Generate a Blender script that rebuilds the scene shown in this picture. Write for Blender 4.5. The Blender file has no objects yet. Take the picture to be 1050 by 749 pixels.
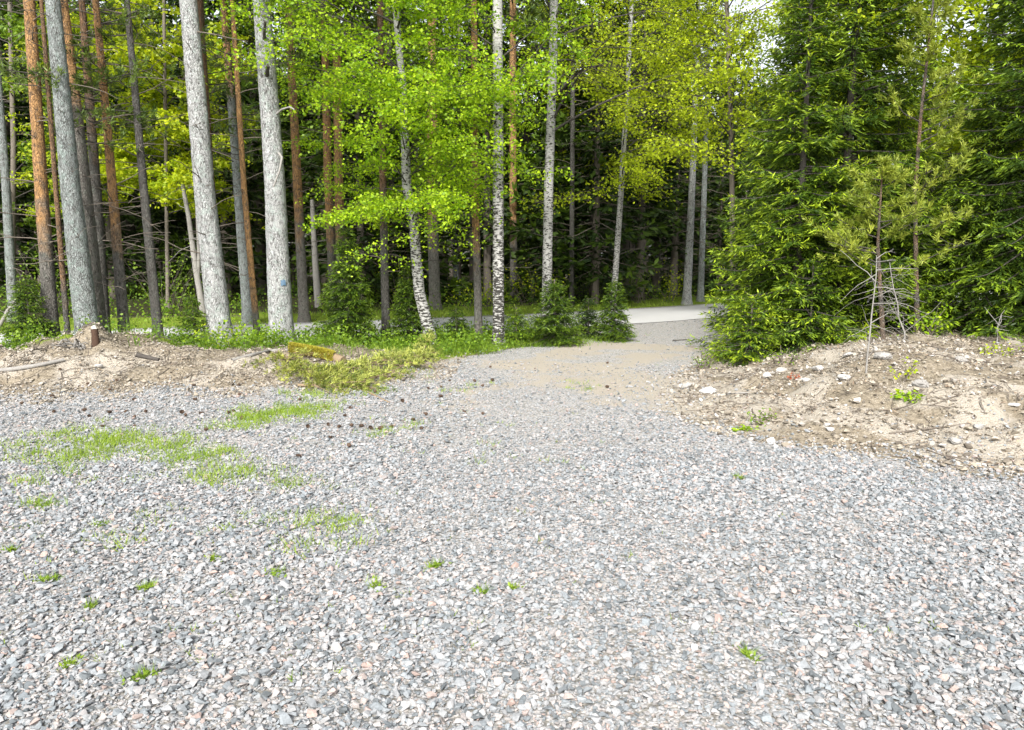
import bpy, bmesh, math
import numpy as np
from mathutils import Vector

S = bpy.context.scene
COL = S.collection
rad = math.radians

# ------------------------------------------------------------------ camera
CX, CY, F = 525.0, 374.5, 758.0
CAM_H, PITCH = 1.6, rad(8.0)
cam_d = bpy.data.cameras.new("camera"); cam = bpy.data.objects.new("camera", cam_d); COL.objects.link(cam)
cam.location = (0, 0, CAM_H); cam.rotation_euler = (math.pi / 2 - PITCH, 0, 0)
cam_d.sensor_width = 36; cam_d.lens = 36 * F / 1050.0; cam_d.clip_end = 2000; cam_d.clip_start = 0.05
S.camera = cam

def ray(px, py):
    u, v = (px - CX) / F, (CY - py) / F
    return np.array([u, v * math.sin(PITCH) + math.cos(PITCH), v * math.cos(PITCH) - math.sin(PITCH)])

def at_depth(px, py, Y):                     # point of the line of sight in the vertical plane y = Y
    d = ray(px, py); k = Y / d[1]
    return np.array([d[0] * k, Y, CAM_H + d[2] * k])

# ------------------------------------------------------------------ terrain
def pnoise(x, y, seed, scale):               # smooth pseudo noise: sum of rotated sines
    r = np.random.RandomState(seed); out = 0
    for k in range(7):
        a = r.uniform(0, 2 * math.pi); f = r.uniform(.55, 1.6) / scale * 2 * math.pi; p = r.uniform(0, 6.28)
        out = out + np.sin((x * math.cos(a) + y * math.sin(a)) * f + p + 1.3 * np.sin((x * math.sin(a) - y * math.cos(a)) * f * .6 + p * 2))
    return out / 7 * 1.6

def sstep(a, b, x):
    t = np.clip((x - a) / (b - a), 0, 1); return t * t * (3 - 2 * t)

ROAD = np.array([(-42, -6), (-30, 3), (-20, 9), (-12.5, 13.2), (-8.5, 15.1), (-6, 16.4), (-1.3, 18.6), (2, 20.6), (5.3, 23.0), (9, 26.0), (14, 30.0), (24, 38.5), (40, 52), (70, 76)], float)
ROAD_W = 4.0

def poly_dist(x, y, P):                      # distance to a polyline, and side (+ = left of travel, i.e. far side)
    best = np.full(np.shape(x), 1e9); side = np.zeros(np.shape(x)); par = np.zeros(np.shape(x))
    for i in range(len(P) - 1):
        ax, ay = P[i]; bx, by = P[i + 1]; dx, dy = bx - ax, by - ay; L2 = dx * dx + dy * dy
        t = np.clip(((x - ax) * dx + (y - ay) * dy) / L2, 0, 1)
        qx, qy = ax + t * dx, ay + t * dy
        d = np.hypot(x - qx, y - qy); m = d < best
        best = np.where(m, d, best); side = np.where(m, np.sign(dx * (y - ay) - dy * (x - ax)), side); par = np.where(m, i + t, par)
    return best, side, par

MOUND = np.array([(8, 0.5), (5.2, 3.6), (3.75, 5.25), (2.75, 6.0), (1.95, 6.9), (1.75, 7.8), (1.95, 8.9), (2.35, 10.2), (3.1, 12), (4.6, 14.6), (7.5, 18), (13, 23), (22, 30), (45, 45), (60, 20), (40, 0)], float)
def inside(x, y, P):
    c = np.zeros(np.shape(x), bool); n = len(P)
    for i in range(n):
        x1, y1 = P[i]; x2, y2 = P[(i + 1) % n]
        c ^= ((y1 > y) != (y2 > y)) & (x < (x2 - x1) * (y - y1) / ((y2 - y1) + 1e-12) + x1)
    return c
def mound_d(x, y):                           # signed distance into the right-hand mound
    d, _, _ = poly_dist(x, y, np.vstack([MOUND, MOUND[:1]]))
    return np.where(inside(x, y, MOUND), d, -d)

BERM = np.array([(-26, 9.2), (-14, 10.2), (-9, 10.4), (-6.1, 10.6), (-4.4, 10.8), (-3.2, 11.1), (-2.2, 11.5), (-1.3, 12.0)], float)
BERM_H = np.array([.22, .22, .27, .36, .30, .30, .2, .05])
def berm(x, y):
    d, s, p = poly_dist(x, y, BERM)
    h = np.interp(p, np.arange(len(BERM)), BERM_H)
    w = np.where(s > 0, 1.5, 2.6)
    r = h * np.exp(-(d / (w * .62)) ** 2)
    r = r + .22 * np.exp(-(((x + 5.95) / .85) ** 2 + ((y - 10.55) / .8) ** 2))
    return r
def H(x, y):
    x = np.asarray(x, float); y = np.asarray(y, float)
    rd, side, _ = poly_dist(x, y, ROAD)
    flat = sstep(2.4, 4.2, rd)
    m = mound_d(x, y)
    h = .012 * pnoise(x, y, 3, 2.5) + .006 * pnoise(x, y, 4, .7)
    b = berm(x, y)
    h = h + b * (1 + .25 * pnoise(x, y, 5, .9)) + sstep(.03, .2, b) * (.035 * pnoise(x, y, 6, .35) + .03 * pnoise(x, y, 16, .6))
    mm = sstep(-.15, 2.9, m + .3 * pnoise(x, y, 7, 1.6) * sstep(-.5, .6, m)) * .50
    h = h + mm + sstep(.1, .8, m) * (.05 * pnoise(x, y, 8, .8) + .022 * pnoise(x, y, 9, .3))
    fa = np.where(side > 0, sstep(3, 14, rd), 0)
    h = h + fa * (.25 + .12 * pnoise(x, y, 10, 5)) + np.where(side > 0, sstep(2.2, 3.2, rd), 0) * .05
    return h * flat
def Hs(x, y): return float(H(np.array([x]), np.array([y]))[0])
def ground(px, py):                          # where a line of sight meets the terrain
    d = ray(px, py); o = np.array([0, 0, CAM_H])
    k = np.arange(1.5, 60, .03)
    P = o + d[None] * k[:, None]
    hh = H(P[:, 0], P[:, 1]); below = np.nonzero(P[:, 2] < hh)[0]
    i = below[0] if len(below) else len(k) - 1
    return np.array([P[i, 0], P[i, 1], hh[i]])

# ------------------------------------------------------------------ mesh building
class MB:
    def __init__(s): s.v = []; s.l = []; s.n = []; s.m = []; s.t = []; s.sm = []; s.c = 0
    def add(s, V, faces, mat=0, tint=0.0, smooth=False):
        V = np.asarray(V, float).reshape(-1, 3); faces = np.asarray(faces, int)
        s.v.append(V); s.l.append((faces + s.c).ravel()); k = faces.shape[1]; nf = len(faces)
        s.n.append(np.full(nf, k)); s.m.append(np.full(nf, mat)); s.sm.append(np.full(nf, smooth))
        s.t.append(np.broadcast_to(np.asarray(tint, float), (len(V),)).copy()); s.c += len(V)
    def build(s, name, mats, parent=None, loc=None):
        me = bpy.data.meshes.new(name)
        V = np.vstack(s.v); L = np.concatenate(s.l); n = np.concatenate(s.n)
        me.vertices.add(len(V)); me.vertices.foreach_set("co", V.ravel().astype(np.float32))
        me.loops.add(len(L)); me.loops.foreach_set("vertex_index", L.astype(np.int32))
        me.polygons.add(len(n)); me.polygons.foreach_set("loop_start", (np.cumsum(n) - n).astype(np.int32))
        me.polygons.foreach_set("material_index", np.concatenate(s.m).astype(np.int32))
        me.polygons.foreach_set("use_smooth", np.concatenate(s.sm).astype(bool))
        a = me.attributes.new("tint", 'FLOAT', 'POINT'); a.data.foreach_set("value", np.concatenate(s.t).astype(np.float32))
        me.update(calc_edges=True)
        for m in (mats if isinstance(mats, (list, tuple)) else [mats]): me.materials.append(m)
        o = bpy.data.objects.new(name, me); COL.objects.link(o)
        if parent is not None: o.parent = parent
        if loc is not None: o.location = loc
        return o

def cards(mb, P, D, N, L, W, tint=0.0, mat=0, mid=.45):   # leaf shaped rhombus from P along D
    P = np.asarray(P, float); n = len(P)
    D = D / (np.linalg.norm(D, axis=1, keepdims=True) + 1e-9)
    Sd = np.cross(D, N); Sd /= (np.linalg.norm(Sd, axis=1, keepdims=True) + 1e-9)
    L = np.broadcast_to(L, (n,))[:, None]; W = np.broadcast_to(W, (n,))[:, None]
    V = np.stack([P, P + D * L * mid + Sd * W * .5, P + D * L, P + D * L * mid - Sd * W * .5], 1).reshape(-1, 3)
    mb.add(V, np.arange(4 * n).reshape(n, 4), mat, np.repeat(np.broadcast_to(np.asarray(tint, float), (n,)), 4))

def blades(mb, P, D, N, L, W, tint=0.0, mat=0):           # narrow triangles (grass, needles)
    n = len(P); D = D / (np.linalg.norm(D, axis=1, keepdims=True) + 1e-9)
    Sd = np.cross(D, N); Sd /= (np.linalg.norm(Sd, axis=1, keepdims=True) + 1e-9)
    L = np.broadcast_to(L, (n,))[:, None]; W = np.broadcast_to(W, (n,))[:, None]
    V = np.stack([P + Sd * W * .5, P + D * L, P - Sd * W * .5], 1).reshape(-1, 3)
    mb.add(V, np.arange(3 * n).reshape(n, 3), mat, np.repeat(np.broadcast_to(np.asarray(tint, float), (n,)), 3))

def tube(mb, pts, radii, sides=6, mat=0, tint=0.0, rough=0.0, rng=None, step=None, cap=True, lobes=0.0):
    pts = np.asarray(pts, float); radii = np.asarray(radii, float)
    if step:
        s = np.concatenate([[0], np.cumsum(np.linalg.norm(np.diff(pts, axis=0), axis=1))])
        m = max(2, int(s[-1] / step) + 1); q = np.linspace(0, s[-1], m)
        tt = np.broadcast_to(np.asarray(tint, float), (len(pts),))
        pts = np.stack([np.interp(q, s, pts[:, i]) for i in range(3)], 1); radii = np.interp(q, s, radii); tint = np.interp(q, s, tt)
    n = len(pts); T = np.gradient(pts, axis=0); T /= np.linalg.norm(T, axis=1, keepdims=True) + 1e-9
    ref = np.array([1, 0, 0.]) if abs(T[:, 0]).mean() < .8 else np.array([0, 0, 1.])
    A = np.cross(T, ref); A /= np.linalg.norm(A, axis=1, keepdims=True) + 1e-9; B = np.cross(T, A)
    ang = np.linspace(0, 2 * math.pi, sides, endpoint=False)
    R = radii[:, None] * np.ones((1, sides))
    if rough and rng is not None:
        R = R * (1 + rough * rng.normal(size=(n, sides)) + rough * 1.2 * np.sin(ang[None] * 3 + np.linspace(0, n * .11, n)[:, None]))
    V = pts[:, None] + (A[:, None] * np.cos(ang)[None, :, None] + B[:, None] * np.sin(ang)[None, :, None]) * R[..., None]
    i = np.arange(n - 1)[:, None] * sides; j = np.arange(sides)[None]; j2 = (j + 1) % sides
    f = np.stack([i + j, i + j2, i + sides + j2, i + sides + j], -1).reshape(-1, 4)
    t = np.broadcast_to(np.asarray(tint, float), (n,))
    mb.add(V.reshape(-1, 3), f, mat, np.repeat(t, sides), True)
    if cap:
        e = V[-1]; mb.add(np.vstack([e, e.mean(0)[None]]), [(k, (k + 1) % sides, sides) for k in range(sides)], mat, float(t[-1]), False)

def unit(v): return v / (np.linalg.norm(v, axis=-1, keepdims=True) + 1e-9)

# ------------------------------------------------------------------ naming
def thing(name, label, cat, loc=(0, 0, 0), group=None):
    o = bpy.data.objects.new(name, None); COL.objects.link(o); o.empty_display_size = .2
    o.location = [float(c) for c in loc]; o["label"] = label; o["category"] = cat
    if group: o["group"] = group
    return o
def tag(o, label=None, cat=None, group=None, kind=None):
    for k, v in (("label", label), ("category", cat), ("group", group), ("kind", kind)):
        if v: o[k] = v
    return o
def dup(root, loc, rz=0, sc=1.0, label=None, group=None):
    r = root.copy(); COL.objects.link(r); r.location = [float(c) for c in loc]; r.rotation_euler = (0, 0, rz); r.scale = (sc, sc, sc)
    if label: r["label"] = label
    if group: r["group"] = group
    for ch in list(root.children):
        c = ch.copy(); COL.objects.link(c); c.parent = r
        for g in ch.children:
            d = g.copy(); COL.objects.link(d); d.parent = c
    return r

# ------------------------------------------------------------------ materials
class NT:
    def __init__(s, name):
        s.m = bpy.data.materials.new(name); s.m.use_nodes = True; s.t = s.m.node_tree; s.t.nodes.clear()
        s.out = s.t.nodes.new('ShaderNodeOutputMaterial')
    def n(s, typ, **kw):
        nd = s.t.nodes.new(typ)
        for k, v in kw.items():
            if hasattr(nd, k): setattr(nd, k, v)
        return nd
    def link(s, a, b): s.t.links.new(a, b)
    def coord(s, kind='Object', scale=(1, 1, 1)):
        tc = s.n('ShaderNodeTexCoord'); mp = s.n('ShaderNodeMapping'); mp.inputs['Scale'].default_value = scale
        s.link(tc.outputs[kind], mp.inputs['Vector']); return mp.outputs['Vector']
    def noise(s, vec, scale, detail=3, rough=.55):
        nd = s.n('ShaderNodeTexNoise'); nd.inputs['Scale'].default_value = scale; nd.inputs['Detail'].default_value = detail
        nd.inputs['Roughness'].default_value = rough; s.link(vec, nd.inputs['Vector']); return nd
    def vor(s, vec, scale, feature='F1'):
        nd = s.n('ShaderNodeTexVoronoi'); nd.feature = feature; nd.inputs['Scale'].default_value = scale; s.link(vec, nd.inputs['Vector']); return nd
    def ramp(s, fac, stops):
        nd = s.n('ShaderNodeValToRGB'); e = nd.color_ramp.elements
        while len(e) < len(stops): e.new(.5)
        for k, (p, c) in enumerate(stops):
            e[k].position = p; e[k].color = (*c, 1) if len(c) == 3 else c
        s.link(fac, nd.inputs['Fac']); return nd.outputs['Color']
    def mix(s, fac, a, b, mode='MIX'):
        nd = s.n('ShaderNodeMix'); nd.data_type = 'RGBA'; nd.blend_type = mode
        for sock, val in ((nd.inputs[0], fac), (nd.inputs[6], a), (nd.inputs[7], b)):
            if hasattr(val, 'links'): s.link(val, sock)
            elif isinstance(val, (int, float)): sock.default_value = val
            else: sock.default_value = (*val, 1)
        return nd.outputs[2]
    def math(s, op, a, b=0.0):
        nd = s.n('ShaderNodeMath'); nd.operation = op
        for sock, val in ((nd.inputs[0], a), (nd.inputs[1], b)):
            if hasattr(val, 'links'): s.link(val, sock)
            else: sock.default_value = val
        return nd.outputs[0]
    def attr(s, name='tint'):
        nd = s.n('ShaderNodeAttribute'); nd.attribute_name = name; return nd
    def bump(s, h, strength, dist):
        nd = s.n('ShaderNodeBump'); nd.inputs['Strength'].default_value = strength; nd.inputs['Distance'].default_value = dist
        s.link(h, nd.inputs['Height']); return nd.outputs['Normal']
    def bsdf(s, col, rough=.8, normal=None, spec=.3):
        nd = s.n('ShaderNodeBsdfPrincipled'); nd.inputs['Roughness'].default_value = rough; nd.inputs['Specular IOR Level'].default_value = spec
        if hasattr(col, 'links'): s.link(col, nd.inputs['Base Color'])
        else: nd.inputs['Base Color'].default_value = (*col, 1)
        if normal is not None: s.link(normal, nd.inputs['Normal'])
        return nd.outputs['BSDF']
    def done(s, sh): s.link(sh, s.out.inputs['Surface']); return s.m

def leaf_mat(name, a, b, trans=.35, spec=.3, rough=.5, patch=(.0, 1.0)):
    t = NT(name); fac = t.attr().outputs['Fac']
    col = t.mix(fac, a, b)
    nz = t.noise(t.coord('Object'), 1.3, 2)
    col = t.mix(t.math('MULTIPLY', nz.outputs['Fac'], .35), col, t.mix(1.0, col, (1.15, 1.0, .7), 'MULTIPLY'))
    p = t.bsdf(col, rough, None, spec)
    tr = t.n('ShaderNodeBsdfTranslucent'); t.link(t.mix(1.0, col, (1.15, 1.1, .55), 'MULTIPLY'), tr.inputs['Color'])
    mx = t.n('ShaderNodeMixShader'); mx.inputs[0].default_value = trans; t.link(p, mx.inputs[1]); t.link(tr.outputs[0], mx.inputs[2])
    return t.done(mx.outputs[0])

def pine_bark(name, grey, orange, dark=(.05, .045, .04)):
    t = NT(name); v = t.coord('Object', (1, 1, .42)); wob = t.noise(v, 14, 3, .6)
    vv = t.n('ShaderNodeVectorMath'); vv.operation = 'MULTIPLY_ADD'
    t.link(wob.outputs['Color'], vv.inputs[0]); vv.inputs[1].default_value = (.11, .11, .11); t.link(v, vv.inputs[2])
    vr = t.vor(vv.outputs[0], 40, 'DISTANCE_TO_EDGE'); cell = t.vor(vv.outputs[0], 40)
    n1 = t.noise(t.coord('Object', (1, 1, .45)), 30, 5, .8); n2 = t.noise(t.coord('Object'), 2.6, 3); n3 = t.noise(t.coord('Object', (1, 1, .5)), 15, 4, .7)
    up = t.math('ADD', t.attr().outputs['Fac'], t.math('MULTIPLY', t.math('SUBTRACT', n2.outputs['Fac'], .5), .9))
    upf = t.ramp(up, [(.38, (0, 0, 0)), (.62, (1, 1, 1))])
    cv = t.n('ShaderNodeSeparateColor'); t.link(cell.outputs['Color'], cv.inputs[0])
    tone = t.math('ADD', t.math('MULTIPLY', cv.outputs[0], .5), t.math('MULTIPLY', n1.outputs['Fac'], .6))
    g = t.mix(tone, tuple(c * .55 for c in grey), tuple(c * 1.35 for c in grey))
    lich = t.ramp(t.noise(t.coord('Object'), 9, 5, .7).outputs['Fac'], [(.50, (0, 0, 0)), (.62, (1, 1, 1))])
    g = t.mix(t.math('MULTIPLY', lich, .55), g, (grey[0] * 1.02, grey[1] * 1.2, grey[2] * 1.12))
    o = t.mix(tone, tuple(c * .5 for c in orange), tuple(c * 1.4 for c in orange))
    o = t.mix(t.math('MULTIPLY', t.ramp(n3.outputs['Fac'], [(.5, (0, 0, 0)), (.62, (1, 1, 1))]), .6), o, (.24, .17, .115))
    col = t.mix(upf, g, o)
    crack = t.ramp(vr.outputs['Distance'], [(.02, (1, 1, 1)), (.13, (0, 0, 0))])
    ck = t.math('MULTIPLY', crack, t.ramp(n3.outputs['Fac'], [(.46, (.06, .06, .06)), (.60, (1, 1, 1))]))
    col = t.mix(t.math('MULTIPLY', ck, .85), col, dark)
    fleck = t.ramp(n1.outputs['Fac'], [(.39, (1, 1, 1)), (.46, (0, 0, 0))]); col = t.mix(t.math('MULTIPLY', fleck, .8), col, dark)
    hgt = t.math('ADD', t.math('MULTIPLY', t.ramp(vr.outputs['Distance'], [(0, (0, 0, 0)), (.2, (1, 1, 1))]), .5), n1.outputs['Fac'])
    return t.done(t.bsdf(col, .9, t.bump(hgt, 1.0, .025), .15))

def birch_bark(name, white=(.37, .368, .352), blackness=.3):
    t = NT(name); v = t.coord('Object', (1, 1, 2.6))
    low = t.attr().outputs['Fac']                                       # 0 at the foot, 1 high up
    n1 = t.noise(v, 13, 4, .65); n2 = t.noise(t.coord('Object', (1, 1, 9)), 7, 3, .6); n3 = t.noise(t.coord('Object'), 3, 3)
    thr = t.math('ADD', n1.outputs['Fac'], t.math('MULTIPLY', t.math('SUBTRACT', 1.0, low), .16 * blackness * 2))
    blk = t.ramp(thr, [(.56, (0, 0, 0)), (.61, (1, 1, 1))])
    ln = t.ramp(n2.outputs['Fac'], [(.62, (0, 0, 0)), (.66, (1, 1, 1))])
    w = t.mix(n3.outputs['Fac'], tuple(c * .7 for c in white), tuple(min(.9, c * 1.12) for c in white))
    col = t.mix(t.math('MULTIPLY', ln, .65), w, (.12, .10, .09)); col = t.mix(blk, col, (.03, .028, .025))
    return t.done(t.bsdf(col, .75, t.bump(n1.outputs['Fac'], .5, .01), .2))

def plain_bark(name, a, b, scale=30):
    t = NT(name); n1 = t.noise(t.coord('Object', (1, 1, .4)), scale, 4, .7)
    return t.done(t.bsdf(t.mix(n1.outputs['Fac'], a, b), .9, t.bump(n1.outputs['Fac'], .6, .01), .15))

M = {}
M['bark_grey'] = pine_bark('bark_grey_pine', (.25, .27, .262), (.38, .22, .105))
M['bark_pale'] = pine_bark('bark_pale_pine', (.40, .405, .40), (.27, .22, .17))
M['bark_orange'] = pine_bark('bark_orange_pine', (.16, .15, .135), (.40, .23, .10))
M['bark_dark'] = pine_bark('bark_dark_pine', (.11, .105, .096), (.19, .115, .065))
M['birch'] = birch_bark('bark_birch'); M['birch_black'] = birch_bark('bark_birch_dark', (.38, .375, .36), .45)
M['dead'] = plain_bark('bark_dead_wood', (.14, .13, .12), (.32, .31, .29)); M['twig'] = plain_bark('bark_twig', (.07, .06, .05), (.20, .17, .14))
M['limb'] = plain_bark('bark_limb', (.03, .027, .024), (.10, .09, .08)); M['spruce_bark'] = plain_bark('bark_spruce', (.08, .068, .055), (.21, .185, .155))
M['wood_old'] = plain_bark('old_wood', (.12, .085, .05), (.30, .23, .15)); M['cut'] = plain_bark('cut_wood', (.42, .40, .35), (.58, .56, .52), 60)
M['brown'] = plain_bark('stump_bark', (.035, .022, .016), (.09, .055, .038))
M['blue'] = plain_bark('blue_paint', (.06, .13, .22), (.16, .22, .28))
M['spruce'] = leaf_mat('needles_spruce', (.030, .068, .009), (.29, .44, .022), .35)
M['spruce_yel'] = leaf_mat('needles_spruce_fresh', (.042, .095, .009), (.40, .54, .024), .36)
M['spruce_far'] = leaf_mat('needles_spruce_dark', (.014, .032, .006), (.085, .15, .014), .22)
M['pine'] = leaf_mat('needles_pine', (.035, .07, .014), (.15, .22, .035), .2)
M['pine_yel'] = leaf_mat('needles_pine_young', (.12, .18, .02), (.36, .42, .06), .3)
M['birch_leaf'] = leaf_mat('leaf_birch', (.14, .29, .008), (.42, .60, .022), .5)
M['yellow_leaf'] = leaf_mat('leaf_yellow', (.24, .35, .010), (.55, .67, .03), .5)
M['lime_leaf'] = leaf_mat('leaf_lime', (.21, .32, .010), (.50, .58, .02), .5)
M['mid_leaf'] = leaf_mat('leaf_mid', (.07, .15, .012), (.21, .33, .025), .4)
M['grass'] = leaf_mat('grass_blades', (.09, .18, .012), (.29, .41, .05), .35)
M['moss'] = leaf_mat('moss_sprigs', (.22, .21, .02), (.44, .40, .06), .2)
M['fade'] = leaf_mat('needles_cut', (.09, .13, .025), (.42, .46, .11), .25)
M['red_leaf'] = leaf_mat('leaf_red', (.34, .07, .03), (.50, .15, .07), .3)

# ------------------------------------------------------------------ ground sheet
def ground_material():
    t = NT('ground_earth'); v = t.coord('Object')
    z = t.attr('zone'); sep = t.n('ShaderNodeSeparateColor'); t.link(z.outputs['Color'], sep.inputs[0])
    jit = t.math('MULTIPLY', t.math('SUBTRACT', t.noise(v, 3.5, 5, .65).outputs['Fac'], .5), .9)
    def w(ch): return t.ramp(t.math('ADD', sep.outputs[ch], jit), [(.4, (0, 0, 0)), (.6, (1, 1, 1))])
    grav, sand, moss = w(0), w(1), w(2)
    # litter / earth
    n1 = t.noise(v, 14, 5, .7); n2 = t.noise(v, 60, 3, .7)
    earth = t.ramp(n1.outputs['Fac'], [(.25, (.10, .085, .062)), (.5, (.235, .20, .148)), (.72, (.335, .295, .235))])
    earth = t.mix(t.math('MULTIPLY', t.ramp(n2.outputs['Fac'], [(.55, (0, 0, 0)), (.7, (1, 1, 1))]), .6), earth, (.08, .06, .05))
    wood = t.ramp(n1.outputs['Fac'], [(.3, (.018, .016, .010)), (.7, (.055, .055, .025))])  # forest litter, darkened so its colour also paints the shade under the trees
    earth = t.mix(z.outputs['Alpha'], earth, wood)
    sandc = t.mix(n2.outputs['Fac'], (.275, .24, .19), (.385, .348, .288))
    sandc = t.mix(t.ramp(n1.outputs['Fac'], [(.5, (0, 0, 0)), (.75, (.6, .6, .6))]), sandc, (.30, .25, .20))
    vo = t.vor(v, 46); vo2 = t.vor(v, 95)
    gcol = t.ramp(vo.outputs['Color'], [(.0, (.17, .18, .19)), (.35, (.32, .325, .33)), (.6, (.40, .392, .385)), (.85, (.39, .355, .335)), (1, (.47, .47, .47))])
    gcol = t.mix(t.ramp(vo.outputs['Distance'], [(.45, (0, 0, 0)), (.75, (1, 1, 1))]), gcol, (.20, .19, .17))
    sandc = t.mix(t.ramp(vo2.outputs['Distance'], [(.3, (.55, .55, .55)), (.5, (0, 0, 0))]), sandc, (.36, .345, .33))
    mossc = t.ramp(n1.outputs['Fac'], [(.3, (.06, .10, .015)), (.55, (.16, .22, .025)), (.75, (.26, .25, .05))])
    col = t.mix(sand, earth, sandc); col = t.mix(moss, col, mossc); col = t.mix(grav, col, gcol)
    h = t.math('ADD', t.math('MULTIPLY', t.math('SUBTRACT', 1.0, vo.outputs['Distance']), .5), t.math('ADD', t.math('MULTIPLY', n2.outputs['Fac'], .6), n1.outputs['Fac']))
    return t.done(t.bsdf(col, .95, t.bump(h, .8, .025), .1))

def axis(lo, fine_lo, fine_hi, hi, step):
    c = np.arange(fine_lo, fine_hi + 1e-6, step); out = [fine_hi]; s = step
    while out[-1] < hi: s *= 1.25; out.append(out[-1] + s)
    neg = [fine_lo]; s = step
    while neg[-1] > lo: s *= 1.25; neg.append(neg[-1] - s)
    return np.concatenate([neg[:0:-1], c, out[1:]])
XS = axis(-400, -14, 14, 400, .11); YS = axis(-60, 1, 27, 500, .11)
GX, GY = np.meshgrid(XS, YS); gx, gy = GX.ravel(), GY.ravel()
def zones(x, y):
    rd, side, _ = poly_dist(x, y, ROAD); m = mound_d(x, y); b = berm(x, y)
    n = pnoise(x, y, 21, 2.2); n2 = pnoise(x, y, 22, .8)
    far = (side > 0)
    behind = sstep(10.8, 11.6, y - .18 * (x + 3)) * sstep(-.8, -1.5, x - .55 * (y - 11.5))   # forest strip between berm and road
    behind = np.where(far, 0, behind)
    drive = sstep(10.5, 14.5, y) * sstep(0, -.8, m)
    grav = (1 - sstep(.03, .09, b + .015 * n2)) * (1 - sstep(-.25, .25, m + .18 * n2)) * (1 - behind)
    grav = np.where(far, sstep(2.7, 2.3, rd), grav)
    # sandy patches of the drive
    track, _, _ = poly_dist(x, y, np.array([(-.2, 5.8), (.6, 8), (1.0, 10.5), (2.0, 14), (3.6, 18.5)]))
    sandy = np.clip(.85 * sstep(2.6, .6, track + .5 * n2) + .3 * n + .42 * n + .3 * n2, 0, 1) * sstep(6.2, 9, y) * sstep(-2.5, -.5, x) * (1 - .55 * sstep(13.5, 16.5, y))
    grav = grav * (1 - .72 * sandy)
    sand = np.clip(sandy * 1.4 + sstep(.03, .12, b) * np.clip(.50 + .7 * pnoise(x, y, 25, 1.5), 0, 1) * sstep(11, 10, y)
        + sstep(0, .4, m) * np.clip(.22 + .8 * pnoise(x, y, 24, 1.3) + .5 * sstep(1.8, .2, m) + .5 * np.exp(-((x - 4.4) ** 2 + (y - 6) ** 2) / .9), 0, 1) * sstep(14, 9, y), 0, 1)
    verge = np.where(far, sstep(2.3, 2.7, rd) * sstep(6.5, 4.0, rd + n), behind * sstep(-.2, .5, .5 + .5 * n))
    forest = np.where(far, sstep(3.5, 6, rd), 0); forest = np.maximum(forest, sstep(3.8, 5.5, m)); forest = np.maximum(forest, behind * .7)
    return grav, sand, verge, forest
g = MB(); nx, ny = len(XS), len(YS)
idx = (np.arange(ny - 1)[:, None] * nx + np.arange(nx - 1)[None]).ravel()
g.add(np.stack([gx, gy, H(gx, gy)], 1), np.stack([idx, idx + 1, idx + nx + 1, idx + nx], 1), 0, 0, True)
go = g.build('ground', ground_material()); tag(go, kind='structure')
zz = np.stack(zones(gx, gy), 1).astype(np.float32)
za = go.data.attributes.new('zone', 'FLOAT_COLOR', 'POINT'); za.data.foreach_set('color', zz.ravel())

# road
def road():
    t = NT('asphalt_worn'); v = t.coord('Object'); n1 = t.noise(v, 180, 3, .7); n2 = t.noise(v, 1.4, 4)
    col = t.mix(n1.outputs['Fac'], (.34, .34, .345), (.48, .48, .485)); col = t.mix(t.math('MULTIPLY', n2.outputs['Fac'], .5), col, (.48, .475, .465))
    m = t.done(t.bsdf(col, .85, t.bump(n1.outputs['Fac'], .5, .006), .2))
    s = np.concatenate([[0], np.cumsum(np.linalg.norm(np.diff(ROAD, axis=0), axis=1))]); q = np.arange(0, s[-1], .4)
    P = np.stack([np.interp(q, s, ROAD[:, k]) for k in (0, 1)], 1)
    for _ in range(12): P[1:-1] = (P[:-2] + 2 * P[1:-1] + P[2:]) / 4
    T = unit(np.gradient(P, axis=0)); Nn = np.stack([-T[:, 1], T[:, 0]], 1); r = np.random.RandomState(5)
    mb = MB(); cols = 7; V = []
    for k in range(cols):
        off = (k / (cols - 1) - .5) * ROAD_W + (r.normal(size=len(P)) * .05 if k in (0, cols - 1) else 0)
        xy = P + Nn * np.broadcast_to(off, (len(P),))[:, None]
        V.append(np.stack([xy[:, 0], xy[:, 1], np.full(len(P), .012 + .03 * (1 - (2 * k / (cols - 1) - 1) ** 2))], 1))
    V = np.stack(V, 1); i = (np.arange(len(P) - 1)[:, None] * cols + np.arange(cols - 1)[None]).ravel()
    mb.add(V.reshape(-1, 3), np.stack([i, i + cols, i + cols + 1, i + 1], 1), 0, 0, True)
    tag(mb.build('road', m), kind='structure')
road()

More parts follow.
